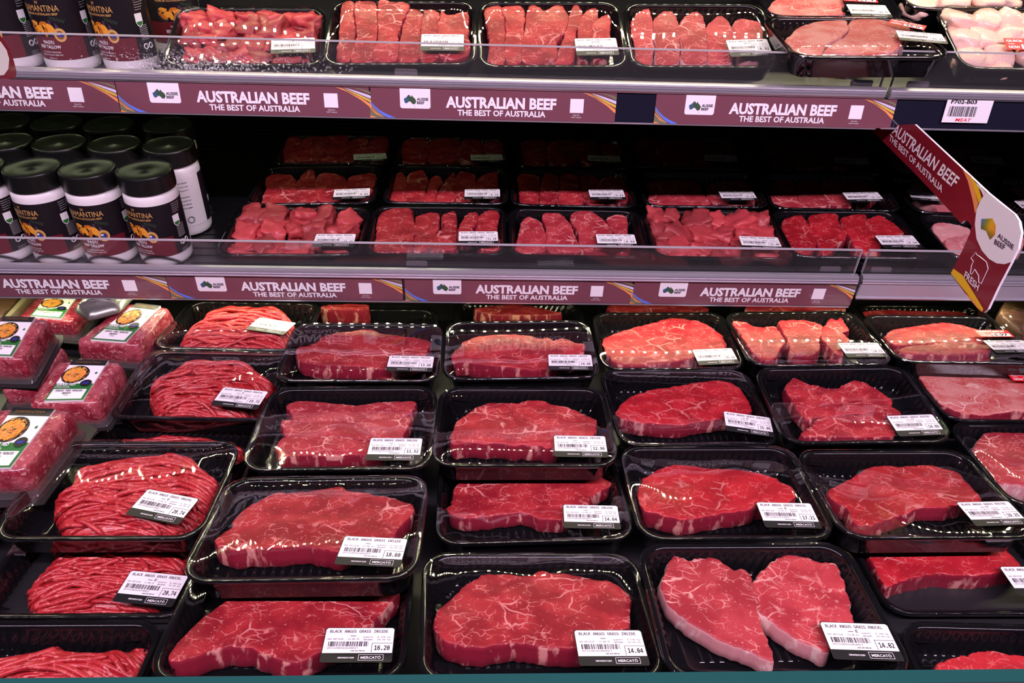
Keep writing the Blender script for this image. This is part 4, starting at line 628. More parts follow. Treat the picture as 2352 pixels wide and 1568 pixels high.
shelf('upper display shelf, short section carrying the chicken pack',PA,(tl(0),tl(.0385)),.548,1.60,(.9945,1.79,-.340,-.3302),.9945)
shelf('middle display shelf with aluminium rail, long section under the jars',PB,((.9087,-.5518),(.9089,-.5920)),-1.10,.545,(.9095,1.79,-.582,-.5740),.9095)
shelf('middle display shelf, short section with a plain lavender rail face',PB,((.9040,-.5480),(.9075,-.5760)),.551,1.60,(.9095,1.79,-.582,-.5740),.9095,True)
# sloping black risers under the upper row of trays
def riser(name,label,x0,x1,prof,y0):
    mb=MB(); n=len(prof)
    mb.prism([(a-y0,b+.3285) for a,b in prof],0,x1-x0); mb.v=[(c,a,b) for a,b,c in mb.v]
    o=obj(name,mb.mesh(name,['deck'])); o.location=(x0,y0,ZO-.3285); return tag(o,label,'riser')
riser('tray_riser','sloping black riser under the upper row of meat trays',-.425,1.05,[(1.035,-.3285),(1.06,-.3285),(1.40,-.3285),(1.40,-.236),(1.36,-.233),(1.062,-.3280)],1.03)
# top shelf above the frame that carries the lamp strip
mb=MB(); mb.box(X0,X1,1.22,1.79,-.040,-.028); struct('trim_1',mb,'deck')

# ------------------------------------------------------------------ lamp strips (rows of small LEDs)
def strip(label,x0,x1,y,z,mat,pitch=0.018,size=0.0019,tilt=0.0):
    s=empty('led_strip',(x0,y,ZO+z),label,'lamp')
    mb=MB(); mb.box(0,x1-x0,-.005,.005,0,.004); obj('housing',mb.mesh('housing',['alu2']),s)
    mb=MB(); x=pitch/2
    while x<x1-x0:
        mb.add([(x-size,-size,-.0006),(x-size,size,-.0006),(x+size,size,-.0006),(x+size,-size,-.0006)],[(0,1,2,3)]); x+=pitch
    o=obj('diodes',mb.mesh('diodes',[mat]),s,kind='stuff'); s.rotation_euler=(tilt,0,0); return s
strip('warm light strip above the upper shelf packs',-1.2,1.5,1.24,-.046,'led_c',tilt=-.25)
strip('light strip under the middle shelf over the bin',-1.05,.80,.930,-.5870,'led_b',tilt=-.1)
strip('dim light strip under the upper shelf above the jars',-1.05,-.05,1.15,-.346,'led_a')

# ------------------------------------------------------------------ clear guards on the shelf edges
def guard(label,x0,x1,y,z0,z1,clips=()):
    g=empty('acrylic_guard',(x0,y,ZO+z0),label,'guard'); L=x1-x0; H=z1-z0
    mb=MB(); mb.box(0,L,0,.0035,0,H-.0016); obj('panel',mb.mesh('panel',['guard']),g)
    mb=MB(); mb.box(0,L,0,.0035,H-.0016,H); mb.box(L-.0012,L,0,.0035,0,H-.0016); mb.box(0,.0012,0,.0035,0,H-.0016)
    obj('polished_edge',mb.mesh('polished_edge',['guardedge']),g)
    for cx in clips:
        mb=MB(); mb.prism([(cx-x0,0),(cx-x0+.030,0),(cx-x0+.030,.0062),(cx-x0+.0285,.0078),(cx-x0+.0015,.0078),(cx-x0,.0062)],.0036,.0056); mb.v=[(a,c,b) for a,b,c in mb.v]; obj('clip',mb.mesh('clip',['clip']),g)
    return g
ga=guard('long clear acrylic guard fogged with drops on the upper shelf',-1.09,.538,1.001,-.2985,-.2560,(-.118,.497))
guard('short clear acrylic guard before the chicken pack on the upper shelf',.551,1.55,1.001,-.2985,-.2500,(.575,))
guard('long clear acrylic guard before the jars on the middle shelf',-1.09,.543,.9175,-.5405,-.5025,(-.108,.492))
guard('short clear acrylic guard at the end of the middle shelf',.553,1.55,.9175,-.5405,-.5025,(.568,))
# condensation on the upper guard
mb=MB(); r=random.Random(5)
for i in range(1300):
    x=r.gauss(-.375,.055) if r.random()<.75 else r.uniform(-.45,-.17); zz=r.betavariate(1.2,1.8)*.040; rad=r.uniform(.0005,.0016)*(1.2-zz/.04)
    n=6; R=[[(x+1.09+rad*q*math.cos(a),-.0001-rad*hh,zz+rad*q*1.15*math.sin(a)) for a in [2*math.pi*j/n for j in range(n)]] for q,hh in ((1,0),(.75,.3),(.3,.5))]
    mb.rings([list(reversed(a)) for a in R],0,False,True)
obj('condensation',mb.mesh('condensation',['drop'],True),ga,kind='stuff',label='fine water drops on the clear panel')
# ------------------------------------------------------------------ signs on the shelf edges
SW,SH=.3295,.0382
AUS=[(0,.42),(.05,.35),(.18,.28),(.25,.2),(.33,.1),(.42,.02),(.5,.08),(.55,.18),(.6,.22),(.64,.1),(.68,.06),(.74,.2),(.85,.3),(.95,.42),(1,.55),(.97,.7),(.9,.82),(.8,.85),(.7,.83),(.6,.7),(.5,.6),(.4,.62),(.3,.72),(.18,.78),(.08,.75),(.04,.6)]
LSW=[('blue',[(0,.42),(.1,.54),(.32,.74),(.55,.865),(.88,1),(.62,1),(.45,.92),(.28,.79),(.1,.6),(0,.5)]),('tan',[(0,.5),(.1,.62),(.28,.81),(.46,.95),(.40,.95),(.2,.8),(.02,.62)]),('orange',[(.0,.64),(.2,.82),(.36,.92),(.52,.99),(.4,.97),(.2,.88),(.0,.69)]),('olive',[(.0,.72),(.2,.88),(.45,.97),(.58,1),(.2,1),(.0,.92)]),('orange',[(0,.93),(.22,1),(0,1)])]
RSW=[('olive',[(-.74,0),(-.5,.02),(-.2,.07),(0,.14),(0,.23),(-.3,.1),(-.55,.03)]),('pale',[(-.89,.02),(-.5,.12),(0,.27),(0,.375),(-.42,.21),(-.78,.07)]),('yellow',[(-.96,.03),(-.42,.23),(0,.41),(0,.5),(-.24,.39),(-.69,.17)]),('orange',[(-1.2,.0),(-.96,.05),(-.69,.2),(-.33,.36),(0,.56),(0,.69),(-.33,.43),(-.78,.17)])]
SM={}
def sign_meshes():
    F=lambda u,v,z=0:(u,-z,-v)           # u along the shelf, v down the face
    mb=MB(); mb.prism([(0,-SH),(SW,-SH),(SW,0),(0,0)],-.0007,0); mb.v=[(a,-c,b) for a,b,c in mb.v]; SM['panel']=mb.mesh('shelf_sign',['maroon'])
    c0,c1,ch,r=.0403,.0807,.0255,.003; pts=[(c0,0),(c0,-ch+r)]+[(c0+r-r*math.cos(a),-ch+r-r*math.sin(a)) for a in (0.4,.8,1.2,math.pi/2)]+[(c1-r+r*math.sin(a),-ch+r-r*math.cos(a)) for a in (0,.4,.8,1.2)]+[(c1,-ch+r),(c1,0)]
    mb=MB(); mb.prism(pts,.0002,.0004); mb.v=[(a,-c,b) for a,b,c in mb.v]; SM['card']=mb.mesh('logo_card',['signwhite'])
    mb=MB(); w,h=.0162,.0145; mb.flat([(.0455+a*w,-.0007,-(.0075+b*h)) for a,b in reversed(AUS)]); mb.flat([(.0455+(.86+a)*w,-.0007,-(.0075+(1.0+b)*h)) for a,b in ((0,0),(.025,.07),(.05,.0))]); SM['map']=mb.mesh('map_emblem',['map'])
    fn=lambda x,y,z:(x,-z,y)
    mb=MB(); put(mb,'AUSSIE',.0628,-.0152,.0038,.0152,0,'sans',.03,.0007,fn); put(mb,'BEEF',.0628,-.0196,.0036,.0098,0,'sans',.03,.0007,fn); SM['logotxt']=mb.mesh('lettering',['plum'])
    mb=MB(); put(mb,'AUSTRALIAN BEEF',.101,-.0238,.0152,.1478,0,'sans',.042,.0006,fn); SM['head']=mb.mesh('heading',['signwhite'])
    mb=MB(); put(mb,'THE BEST OF AUSTRALIA',.1165,-.0335,.0080,.1185,0,'sans',.03,.0006,fn); SM['sub']=mb.mesh('tagline',['signwhite'])
    mb=MB(); mb.prism([(.2676,-.0267),(.2858,-.0267),(.2858,-.0085),(.2676,-.0085)],.0002,.0004); mb.v=[(a,-c,b) for a,b,c in mb.v]; SM['sq']=mb.mesh('blank_square',['signwhite'])
    mb=MB(); put(mb,'Scan for',.2767,-.0305,.0020,.009,0,'sans',.0,.0006,fn,'c'); put(mb,'beef recipes',.2767,-.0337,.0022,.0135,0,'sans',.0,.0006,fn,'c'); SM['note']=mb.mesh('small_print',['signwhite'])
    cols=['blue','tan','orange','olive','pale','yellow']
    for key,off,LL in (('swl',0,LSW),('swr',SW,RSW)):
        mb=MB()
        for k,(c,pl) in enumerate(LL): mb.flat([(off+a*SH,-.00030-.00002*k,-b*SH) for a,b in pl],cols.index(c))
        SM[key]=mb.mesh('colour_swooshes',cols)
sign_meshes()
def sign(x,y,z,tilt,label):
    s=obj('shelf_sign',SM['panel']); s.location=(x,y,ZO+z); s.rotation_euler=(-tilt,0,0); tag(s,label,'sign','maroon beef signs on the shelf edges')
    for nm,k in (('logo_card','card'),('heading','head'),('tagline','sub'),('blank_square','sq'),('small_print','note'),('colour_swooshes','swl'),('colour_swooshes','swr')):
        o=obj(nm,SM[k],s)
        if nm=='logo_card': obj('map_emblem',SM['map'],o); obj('lettering',SM['logotxt'],o)
for x,lb in ((-.8095,'maroon beef sign on the upper shelf, cut off by the picture edge'),(-.479,'maroon beef sign on the upper shelf above the jar lids'),(-.1515,'maroon beef sign on the upper shelf next to the bare dark gap'),(.2315,'maroon beef sign at the end of the upper shelf beside the barcode tag')): sign(x,.9915,-.3117,.1416,lb)
for x,lb in ((-.7735,'maroon beef sign on the middle shelf under the front jars'),(-.4433,'maroon beef sign on the middle shelf below the diced beef pack'),(-.1103,'maroon beef sign on the middle shelf with a thin gap at its left end'),(.2168,'maroon beef sign at the end of the middle shelf over the rostbif packs')): sign(x,.9067,-.5528,-.0158,lb)

# barcode tag on the right section of the upper shelf
T2=.1416
s=obj('shelf_tag',None) if False else None
mb=MB(); mb.prism([(0,-.0362),(.0645,-.0362),(.0645,0),(0,0)],-.0005,0); mb.v=[(a,-c,b) for a,b,c in mb.v]
tg=obj('shelf_tag',mb.mesh('shelf_tag',['signwhite'])); tg.location=(.6295,.9905,ZO-.3033); tg.rotation_euler=(-T2,0,0); tag(tg,'white F702-B03 barcode tag with red handwriting on the upper shelf','tag')
fn=lambda x,y,z:(x,-z,y); mb=MB(); put(mb,'F702-B03',.0055,-.0112,.0052,.036,0,'sans',.03,.0003,fn); bars(mb,.0055,-.0280,.039,.0135,26,0,.0003,4,fn); obj('lettering',mb.mesh('lettering',['ink']),tg)
mb=MB(); put(mb,'MEAT',.0195,-.0345,.0042,.0215,0,'sans',.012,.0003,lambda x,y,z:(x+.25*(y+.03),-z,y)); obj('handwriting',mb.mesh('handwriting',['redlab']),tg,label='red handwritten word')

# blade sign hanging out from the upper shelf
def blade():
    X=.57; b=empty('blade_sign',(X,.80,ZO-.40),'red blade sign with white disc jutting out from the shelf edge','sign')
    def sl(pts,t0,t1,mat,name,par,smooth=False):
        mb=MB(); mb.prism([(-(a-.80),c+.40) for a,c in pts],0,1); mb.v=[(t0+(t1-t0)*cc,-aa,bb) for aa,bb,cc in mb.v]
        o=obj(name,mb.mesh(name,[mat]),par); return o
    mb=MB(); pts=[(-(a-.80),c+.40) for a,c in BLADE['out']]; n=len(pts)
    v=[(0,-a,c) for a,c in pts]+[(.0028,-a,c) for a,c in pts]
    mb.add(v,[tuple(range(n)),tuple(reversed(range(n,2*n)))],0); mb.add(v,[(i,n+i,n+(i+1)%n,(i+1)%n) for i in range(n)],1)
    board=obj('board',mb.mesh('board',['bladered','signwhite']),b)
    disc=sl(BLADE['circ'],-.0003,-.0001,'signwhite','logo_disc',b)
    def fl(pts,x,mat,name,par):
        mb=MB(); mb.flat([(x,a-.80,c+.40) for a,c in pts]); return obj(name,mb.mesh(name,[mat]),par)
    fl(BLADE['map'],-.0006,'map2','map_emblem',disc)
    def along(A,Bp,H,txt,mb,bold):
        A,Bp,H=map(np.array,(A,Bp,H)); L=np.linalg.norm(Bp-A); e=(Bp-A)/L; up=H-Bp; up=up-e*(up@e)*0; h=np.linalg.norm(up); up/=h
        put(mb,txt,0,0,h,L,0,'sans',bold,0,lambda x,y,z:(-.0006,A[0]+e[0]*x+up[0]*y-.80,A[1]+e[1]*x+up[1]*y+.40))
    t=BLADE['txt']; E=np.array(t[1]); S0=np.array(t[0]); full=E+(S0-E)*1.20
    mb=MB(); along(full,E,t[2],'AUSTRALIAN BEEF',mb,.02); obj('heading',mb.mesh('heading',['signwhite']),b); mb=MB(); along(t[3],t[4],t[5],'THE BEST OF AUSTRALIA',mb,.015); obj('tagline',mb.mesh('tagline',['signwhite']),b)
    f=BLADE['fresh']; mb=MB(); along(f[0],f[1],np.array(f[1])+np.array(f[2])-np.array(f[0]),'FRESH',mb,.02); obj('fresh_word',mb.mesh('fresh_word',['signwhite']),b)
    f=BLADE['txt2']; mb=MB(); U=np.array(f[0])*0+ (np.array(f[4])-np.array(f[0])); along(f[0],f[1],np.array(f[1])+U,'AUSSIE',mb,.03); along(f[2],f[3],np.array(f[3])+U,'BEEF',mb,.03); obj('lettering',mb.mesh('lettering',['plum']),disc)
    mb=MB(); P=[(-.0007,a-.80,c+.40) for a,c in BLADE['cow']]; mb.tube(P+[P[0]],.00045,4); obj('cattle_outline',mb.mesh('cattle_outline',['signwhite']),b)
    cols=['orange','gold','signwhite','gold','blue','orange']
    for part in (range(3),range(3,6)):
        mb=MB()
        for i in part: mb.flat([(-.0004-.00002*i,a-.80,c+.40) for a,c in BLADE['sw'][i]],i)
        obj('colour_swooshes',mb.mesh('colour_swooshes',cols),b)
blade()
# tip of another blade sign at the left
b=empty('blade_sign',(-.60,.96,ZO-.28),'round tip of a white and red blade sign before the upper jars','sign')
dO=[[.9567,-.2385],[.9843,-.2551],[.9925,-.2729],[.9938,-.2892],[.9912,-.3021],[.9852,-.3075],[.9698,-.305],[.9532,-.299],[.90,-.2871],[.86,-.25],[.90,-.225]]
dI=[[.9492,-.2491],[.9796,-.2617],[.9856,-.2737],[.9846,-.284],[.9756,-.2938],[.9625,-.2975],[.91,-.2859],[.90,-.25]]
# it stands before the rail: shift it toward the aisle
for nm,pl,xx,mat in (('board',dO,0.0,'bladered'),('logo_disc',dI,.0006,'signwhite')):
    mb=MB(); k=.93
    v0=[(xx-.0035,(a*k-.96),(c*k+.28)) for a,c in pl]; v1=[(xx,(a*k-.96),(c*k+.28)) for a,c in pl]; n=len(pl)
    mb.add(v0+v1,[tuple(range(n)),tuple(reversed(range(n,2*n)))]+[(i,n+i,n+(i+1)%n,(i+1)%n) for i in range(n)]); obj(nm,mb.mesh(nm,[mat]),b)
b.location.x=-.60*.93

# ------------------------------------------------------------------ jars
JR,JH=.0372,.138
def lathe(prof,n=64,knurl=None):
    mb=MB(); R=[]
    for i,(r,z) in enumerate(prof):
        R.append([((r+(knurl*(j%2) if knurl and i in KN else 0))*math.cos(2*math.pi*j/n),(r+(knurl*(j%2) if knurl and i in KN else 0))*math.sin(2*math.pi*j/n),z) for j in range(n)])
    mb.rings(R,0,True,True); return mb
KN=()
JB=lathe([(.0325,0),(.0352,.0012),(.0364,.004),(.0368,.008),(.0368,.100),(.0366,.1045),(.0355,.1085),(.034,.1105),(.034,.119)]).mesh('body',['jarwhite'],True,40)
KN=(2,3)
LIDM=lathe([(.0346,.1128),(.0372,.1130),(.0374,.1180),(.0374,.1325),(.0372,.1355),(.0362,.1372),(.0348,.1376),(.0340,.1368),(.0332,.1364),(.0015,.1364),(.001,.1368)],144,-.0005).mesh('lid',['lid'],True,40)
def wrap(x,y,z):   # x round the jar (0 faces -Y), y height, z above the label
    a=-math.pi/2+x/JR; r=JR+.0002+z; return (r*math.cos(a),r*math.sin(a),y)
def wrapa(x,y,z): return wrap(x,.0380+(y-.0355)*(1.2 if y>.0355 else 1.06),z)
def jar_label():
    mb=MB(); n=96; zs=[.0170,.0470,.0970]; R=[]
    for i in range(n):
        a0,a1=-math.pi+2*math.pi*i/n,-math.pi+2*math.pi*(i+1)/n; am=math.degrees((a0+a1)/2)
        for k in range(2):
            m=0
            if -72<am<72 and k==0: m=1
            if am>152 or am<-150: m=2
            mb.add([wrap(a0*JR,zs[k],0),wrap(a1*JR,zs[k],0),wrap(a1*JR,zs[k+1],0),wrap(a0*JR,zs[k+1],0)],[(0,1,2,3)],m)
    L={'label':mb.mesh('label',['jarblack','jarred','jarwhite'],True)}
    d=JR*math.pi/180
    t=MB(); put(t,'DIAMANTINA',0,.0705,.0065,.052,1,'sans',.0,.0004,wrapa,'c'); put(t,'PREMIUM AUSTRALIAN BEEF',0,.0665,.0024,.046,1,'sans',.01,.0004,wrapa,'c')
    put(t,'W',0,.0780,.0035,.005,1,'sans',.0,.0004,wrapa,'c')
    put(t,'WAGYU',0,.0355,.0040,.0160,0,'sans',.02,.0004,wrapa,'c'); put(t,'BEEF TALLOW',0,.0300,.0042,.030,0,'sans',.02,.0004,wrapa,'c')
    put(t,'NO ADDED HORMONES',0,.0245,.0018,.026,0,'sans',0,.0004,wrapa,'c'); put(t,'PREMIUM WAGYU BEEF FAT',0,.0210,.0018,.030,0,'sans',0,.0004,wrapa,'c'); put(t,'520g net',0,.0165,.0022,.011,0,'sans',0,.0004,wrapa,'c')
    for i,w in enumerate((16,15,14,12,10)): put(t,'Prepared with certified tallow'[:24-i],84*d,.081-i*.0026,.0013,w*.001,0,'sans',0,.0004,wrapa)
    for i in range(9): put(t,'a blend of natural fats for use'[:28-i%3],84*d,.0535-i*.0019,.0011,.0135,0,'sans',0,.0004,wrapa)
    for i in range(5): put(t,'keep refrigerated once open'[:24],84*d,.0200-i*.0019,.0011,.012,0,'sans',0,.0004,wrapa)
    bars(t,122*d,.0140,16*d,.020,12,0,.0004,3,wrapa)
    L['txt']=t.mesh('lettering',['wink','goldprint'])
    t=MB(); 
    for i,s_ in enumerate(('NET WEIGHT','Country of origin','Manufactured by','INGREDIENTS','PACKED ON','BEST BEFORE','BATCH NUMBER')): put(t,s_,156*d,.077-i*.0050-(.004 if i>2 else 0),.0017,.014,0,'sans',.01,.0004,wrapa)
    for rr in (.0052,.0040): 
        P=[wrapa(168*d+rr*math.cos(a),.026+rr*math.sin(a),.0004) for a in [k*math.pi/12 for k in range(25)]]; t.tube(P,.00035,4)
    L['back']=t.mesh('back_print',['ink'])
    t=MB()
    def bl(cx,cz,w,h,ang,m,n=10,irr=.12,lift=.0003):
        r=random.Random(int(cx*1e5+cz*1e4)); P=[]
        for k in range(n):
            a=2*math.pi*k/n; q=1+r.uniform(-irr,irr); x=w*q*math.cos(a); y=h*q*math.sin(a); ca,sa=math.cos(ang),math.sin(ang)
            P.append(wrapa(cx+x*ca-y*sa,cz+x*sa+y*ca,lift))
        t.flat(P,m)
    bl(-.002,.053,.021,.0105,0,3,18,.04,.0002)
    for cx,cz,w,h,a,m in ((-.014,.0575,.0062,.0026,-.1,0),(-.009,.052,.0062,.0034,.3,0),(-.014,.049,.0055,.0028,-.5,1),(-.004,.0505,.0028,.0055,.1,0),(.002,.0490,.0028,.0058,-.3,1),(.007,.0535,.0075,.0042,-.45,0),(.000,.0575,.0060,.0024,.1,1),(-.018,.0540,.0040,.0020,.8,1),(.010,.0485,.0062,.0026,-.3,0)): bl(cx,cz,w,h,a,m,10,.12,.0003+.00001*abs(int(cx*1e4)%7))
    for i in range(12): 
        a=-.5-.0*i; bl(.012+i*.0014,.0640-i*.0004,.0030,.0004,(.9 if i%2 else -1.2),2,6,.05,.0003)
    L['food']=t.mesh('food_picture',['chip','chipd','herb','plum'])
    t=MB(); P=[(.0185+.0075*math.cos(2*math.pi*k/24),.0455+.0075*math.sin(2*math.pi*k/24)) for k in range(24)]
    t.flat([wrapa(a,b,.0006) for a,b in P],0); P=[(.0185+.0046*math.cos(2*math.pi*k/20),.0455+.0046*math.sin(2*math.pi*k/20)) for k in range(20)]; t.flat([wrapa(a,b,.0007) for a,b in P],1)
    t.flat([wrapa(.0185+a,.0455+b,.0008) for a,b in ((-.0034,-.0018),(.0034,-.0022),(.0034,.0020),(-.0034,.0022))],2); t.flat([wrapa(.0185+a,.0455+b,.0009) for a,b in ((-.0034,.0003),(-.0002,.0002),(-.0002,.0021),(-.0034,.0022))],3)
    t.flat([wrapa(88*d+a*.0055,.0600+b*.0075,.0005) for a,b in ((-1,1),(-1,-.2),(-.7,-.7),(0,-1),(.7,-.7),(1,-.2),(1,1))],3); t.flat([wrapa(88*d+a*.0047,.0600+b*.0065,.0006) for a,b in ((-1,-.2),(-.7,-.7),(0,-1),(.7,-.7),(1,-.2))],4)
    for cx in (90,103):
        for rr in (.0036,.0026): t.tube([wrapa(cx*d+rr*math.cos(a),.0305+rr*math.sin(a),.0004) for a in [k*math.pi/10 for k in range(21)]],.00035,4,3)
    L['seal']=t.mesh('seals',['goldprint','brown','flag','wink','green'])
    return L
JL=jar_label()
def jar(x,y,z,rot,label,group='tallow jars'):
    j=empty('tallow_jar',(x,y,ZO+z),label,'jar',group); j.rotation_euler=(0,0,math.radians(rot))
    obj('body',JB,j); obj('lid',LIDM,j); l=obj('label',JL['label'],j)
    for n_,k in (('lettering','txt'),('back_print','back'),('food_picture','food'),('seals','seal')): obj(n_,JL[k],l)
zB=-.5723; zA=-.3285
for a in ((-.709,1.0,zB,-30,'front tallow jar on the middle shelf, cut by the picture edge'),(-.6315,1.0,zB,-27,'front row tallow jar on the middle shelf above BEST OF lettering'),(-.555,.999,zB,-8,'front row tallow jar with its crown and whole name showing, middle shelf'),(-.4755,.998,zB,-24,'front tallow jar at the open end of the middle shelf row'),
    (-.713,1.091,zB,8,'second row tallow jar at the picture edge, middle shelf'),(-.635,1.091,zB,-4,'second row tallow jar behind the front jar gap near the edge'),(-.554,1.091,zB,10,'second row tallow jar directly behind the crown jar'),(-.474,1.091,zB,-135,'tallow jar turned with its white back label showing'),
    (-.757,1.174,zB,0,'back row tallow jar at the picture edge, lid in deep shade'),(-.677,1.174,zB,0,'back row tallow jar with wet glints on its lid'),(-.595,1.171,zB,0,'back row tallow jar with two bright glints, middle of its row'),(-.504,1.174,zB,-150,'back row tallow jar with dull lid, nearest the dark gap'),
    (-.669,1.117,zA,-20,'upper shelf tallow jar partly behind the round blade tip'),(-.589,1.117,zA,-12,'upper shelf tallow jar showing its whole WAGYU print'),(-.508,1.119,zA,-28,'upper shelf tallow jar beside the diced beef pack'),(-.470,1.215,zA,20,'upper shelf tallow jar standing behind, dark and half hidden')): jar(*a)

# ------------------------------------------------------------------ vacuum packed mince blocks
def block(nm,label,h,card_out,sl,showtext=True,lz=None):
    Q=np.array(BLOCK[nm])/1e4; P=Q[:,:2][::-1]; zt=Q[0,2]; c=P.mean(0)
    root=empty('minced_beef_block',(c[0],c[1],ZO+zt-h-.0015),label,'meat pack','vacuum packed mince blocks'); root.rotation_euler=(sl,0,0)
    P=P-c; n=96; B=[]
    pts=[]
    for i in range(4):
        a,b_,c2=P[i-1],P[i],P[(i+1)%4]; u=(a-b_)/np.linalg.norm(a-b_); v=(c2-b_)/np.linalg.norm(c2-b_); r=.009
        for t in (0,.25,.5,.75,1): pts.append(b_+u*r*(1-t)**2+v*r*t**2)
    P0=resample(pts,n); mb=MB(); R=[]
    for s,z in ((.97,.0),(1.03,.004),(1.05,.5*h),(1.02,.8*h),(.985,.95*h),(.94,h),(.8,h*1.02),(.6,h*1.03),(.3,h*1.035),(.1,h*1.035)):
        R.append([(x*s+.0016*nz(x*3,y*3,z*20+c[0],30),y*s+.0016*nz(x,y,z*9+5,40),.0015+z+(.0016*nz(x*s+c[0],y*s,0,30) if z>.01 else 0)) for x,y in P0])
    mb.rings(R,0,True,True); obj('mince_block',mb.mesh('mince_block',['vmince'],True),root)
    # black backing card with clear sealed corners, wider than the block
    mb=MB(); cc=[(x*(1+card_out/abs(max(P[:,0]))),y*(1+card_out/abs(max(P[:,1])))) for x,y in resample([tuple(p) for p in P],24)]
    mb.prism(cc,0,.0014); obj('backing_card',mb.mesh('backing_card',['band']),root)
    mb=MB(); R=[[(x*s,y*s,z+.0015) for x,y in P0] for s,z in ((1.14,.0008),(1.09,.004),(1.055,.010))]; mb.rings(R,0); obj('seal_skirt',mb.mesh('seal_skirt',['vfilm'],True),root)
    # printed label on top
    ex=(P[2]-P[3]) if False else None
    tr,tlp,bl,br=None,None,None,None
    q=Q[:,:2]-c; TL,TR,BR,BL=q
    lab=MB(); zz=h*1.035+.0032
    def m(u,v,dz=0.0):
        p=TL*(1-u)*(1-v)+TR*u*(1-v)+BR*u*v+BL*(1-u)*v; return (p[0],p[1],zz+dz)
    U0,U1,V0,V1=.24,.80,.02,.97
    def g(u,v,dz=0.0): return m(U0+(U1-U0)*u,V0+(V1-V0)*v,dz)
    def quad(mb_,u0,u1,v0,v1,mi,dz): mb_.flat([g(u0,v1,dz),g(u1,v1,dz),g(u1,v0,dz),g(u0,v0,dz)],mi)
    lab.add([g(0,1),g(1,1),g(1,0),g(0,0),g(0,1,-.004),g(1,1,-.004),g(1,0,-.004),g(0,0,-.004)],[(0,1,2,3),(7,6,5,4),(0,4,5,1),(1,5,6,2),(2,6,7,3),(3,7,4,0)],0)
    quad(lab,0,1,0,.14,1,.0002); quad(lab,0,1,.60,1,2,.0002); quad(lab,.05,.93,.74,.97,0,.0004)
    lo=obj('label',lab.mesh('label',['white','band','green']),root)
    pc=MB()
    def disc(cu,cv,ru,rv,mi,dz,n=22,irr=0.0):
        r=random.Random(int(cu*100)); pc.flat([g(cu+ru*(1+r.uniform(-irr,irr))*math.cos(-a),cv+rv*(1+r.uniform(-irr,irr))*math.sin(-a),dz) for a in [2*math.pi*k/n for k in range(n)]],mi)
    disc(.36,.38,.36,.22,0,.0005); disc(.34,.39,.28,.17,1,.0007,26,.10); disc(.30,.42,.14,.09,2,.0009,16,.3)
    r=random.Random(3)
    for i in range(70):
        a=r.uniform(0,6.28); q=r.random()**.5; cu,cv=.34+.27*q*math.cos(a),.39+.165*q*math.sin(a); b0=r.uniform(0,6.28); L_=r.uniform(.5,2.6); rr=r.uniform(.03,.12); P_=[]
        for k in range(7): P_.append(g(cu+rr*math.cos(b0+L_*k/6),cv+.62*rr*math.sin(b0+L_*k/6),.0009+i*.000008))
        pc.tube(P_,.00045,3,6 if i%3==0 else (1 if i%3==1 else 2))
    for i in range(30):
        a=r.uniform(0,6.28); cu,cv=.34+.22*math.cos(a)*r.random(),.39+.13*math.sin(a)*r.random(); disc(cu,cv,.05,.008,1 if i%3 else 3,.0010+i*.00002,8,.2)
    disc(.80,.60,.15,.085,0,.0011); pc.flat([g(.72,.63,.0013),g(.88,.62,.0013),g(.88,.575,.0013),g(.72,.585,.0013)],4)
    disc(.90,.34,.035,.03,5,.0008,5,.3)
    obj('food_picture',pc.mesh('food_picture',['band','spag','orange','herb','flag','green','yellow']),lo)
    t=MB(); fn=lambda x,y,z:g(x,1-y,.0012+z)
    put(t,'GRASS FED',.06,.335,.055,.50,0,'sans',.03,0,fn); put(t,'PURE AND NATURAL',.06,.305,.018,.36,0,'sans',.01,0,fn); put(t,'NO ADDED HORMONES',.06,.278,.018,.40,0,'sans',.01,0,fn)
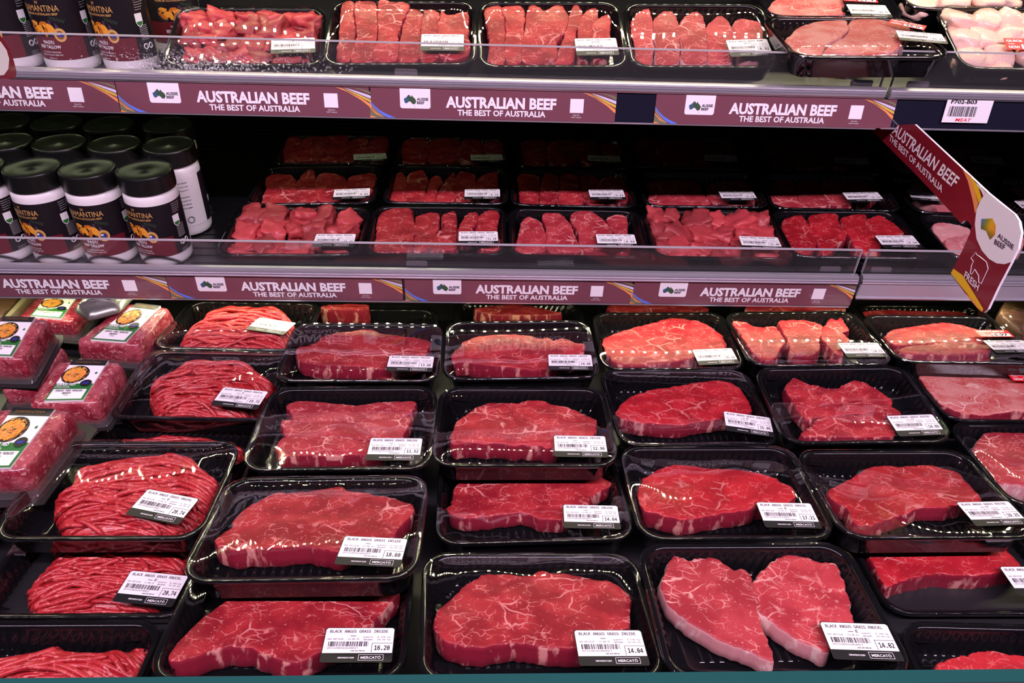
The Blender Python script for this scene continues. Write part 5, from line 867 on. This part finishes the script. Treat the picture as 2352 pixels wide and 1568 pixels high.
    put(t,'GRASS FED MINCED',.14,.195,.040,.70,1,'mono',.01,0,fn); put(t,'BEEF',.36,.135,.040,.22,1,'mono',.01,0,fn); put(t,'500g',.42,.095,.02,.12,1,'mono',.01,0,fn)
    put(t,'DIAMANTINA',.14,.90,.045,.72,2,'sans',.0,0,fn)
    obj('lettering',t.mesh('lettering',['wink','ink','brown']),lo)
    return root
MT['vfilm']=clear('vacuum_film_skirt',1.5,(0.80,0.35,0.38),bump=0.3,bscale=60,rough=0.04,haze=0.05,refl=1.3)
block('P1','vacuum packed mince block half under the shelf edge, behind the edge block',.034,.010,0)
block('P2','vacuum packed mince block cut by the picture edge, upper one',.036,.012,0)
block('P3','vacuum packed mince block next to the mince tray below the middle shelf',.036,.010,0)
block('P6','dim vacuum packed mince block lying lower between two others',.030,.010,0)
block('P4','vacuum packed mince block in the middle of its pile, plate of pasta on label',.036,.010,0)
block('P5','nearest vacuum packed mince block, at the picture edge above the mince tray',.036,.016,0)

# odd packs under the shelf edge at the left
pt=empty('pouch',(-.545,.915,ZO-.612),'silver pouch corner hanging down under the shelf edge','pouch'); mb=MB(); mb.rings([[(x*s,y*s,z) for x,y in resample([(-.035,.06),(-.035,-.02),(-.004,-.042),(.03,-.02),(.04,.06)],40)] for s,z in ((.9,0),(1,.004),(1,.006),(.8,.014),(.3,.018))],0,True,True); obj('foil',mb.mesh('foil',['pouch'],True),pt)
tr=empty('brown_slab_pack',(-.785,.955,ZO-.668),'pale rimmed tray with a brown slab at the picture edge','meat pack'); mb=MB(); mb.rings([[(x,y,z) for x,y in resample(rrect(.095-i,.07-i,.014),60)] for i,z in ((.010,0),(0,.032),(.0005,.034),(.008,.034),(.018,.004))],0,True,True); obj('tray',mb.mesh('tray',[simple('pale_tray_rim',(0.10,0.085,0.05),0.4)],True,40),tr); o=obj('slab',slab_mesh('slab',[(-.07,.045),(.0,.05),(.07,.045),(.07,-.045),(0,-.05),(-.07,-.045)],-.004,0,[simple('brown_slab',(0.035,0.015,0.006),0.5)]*2),tr); o.location=(0,0,.034)
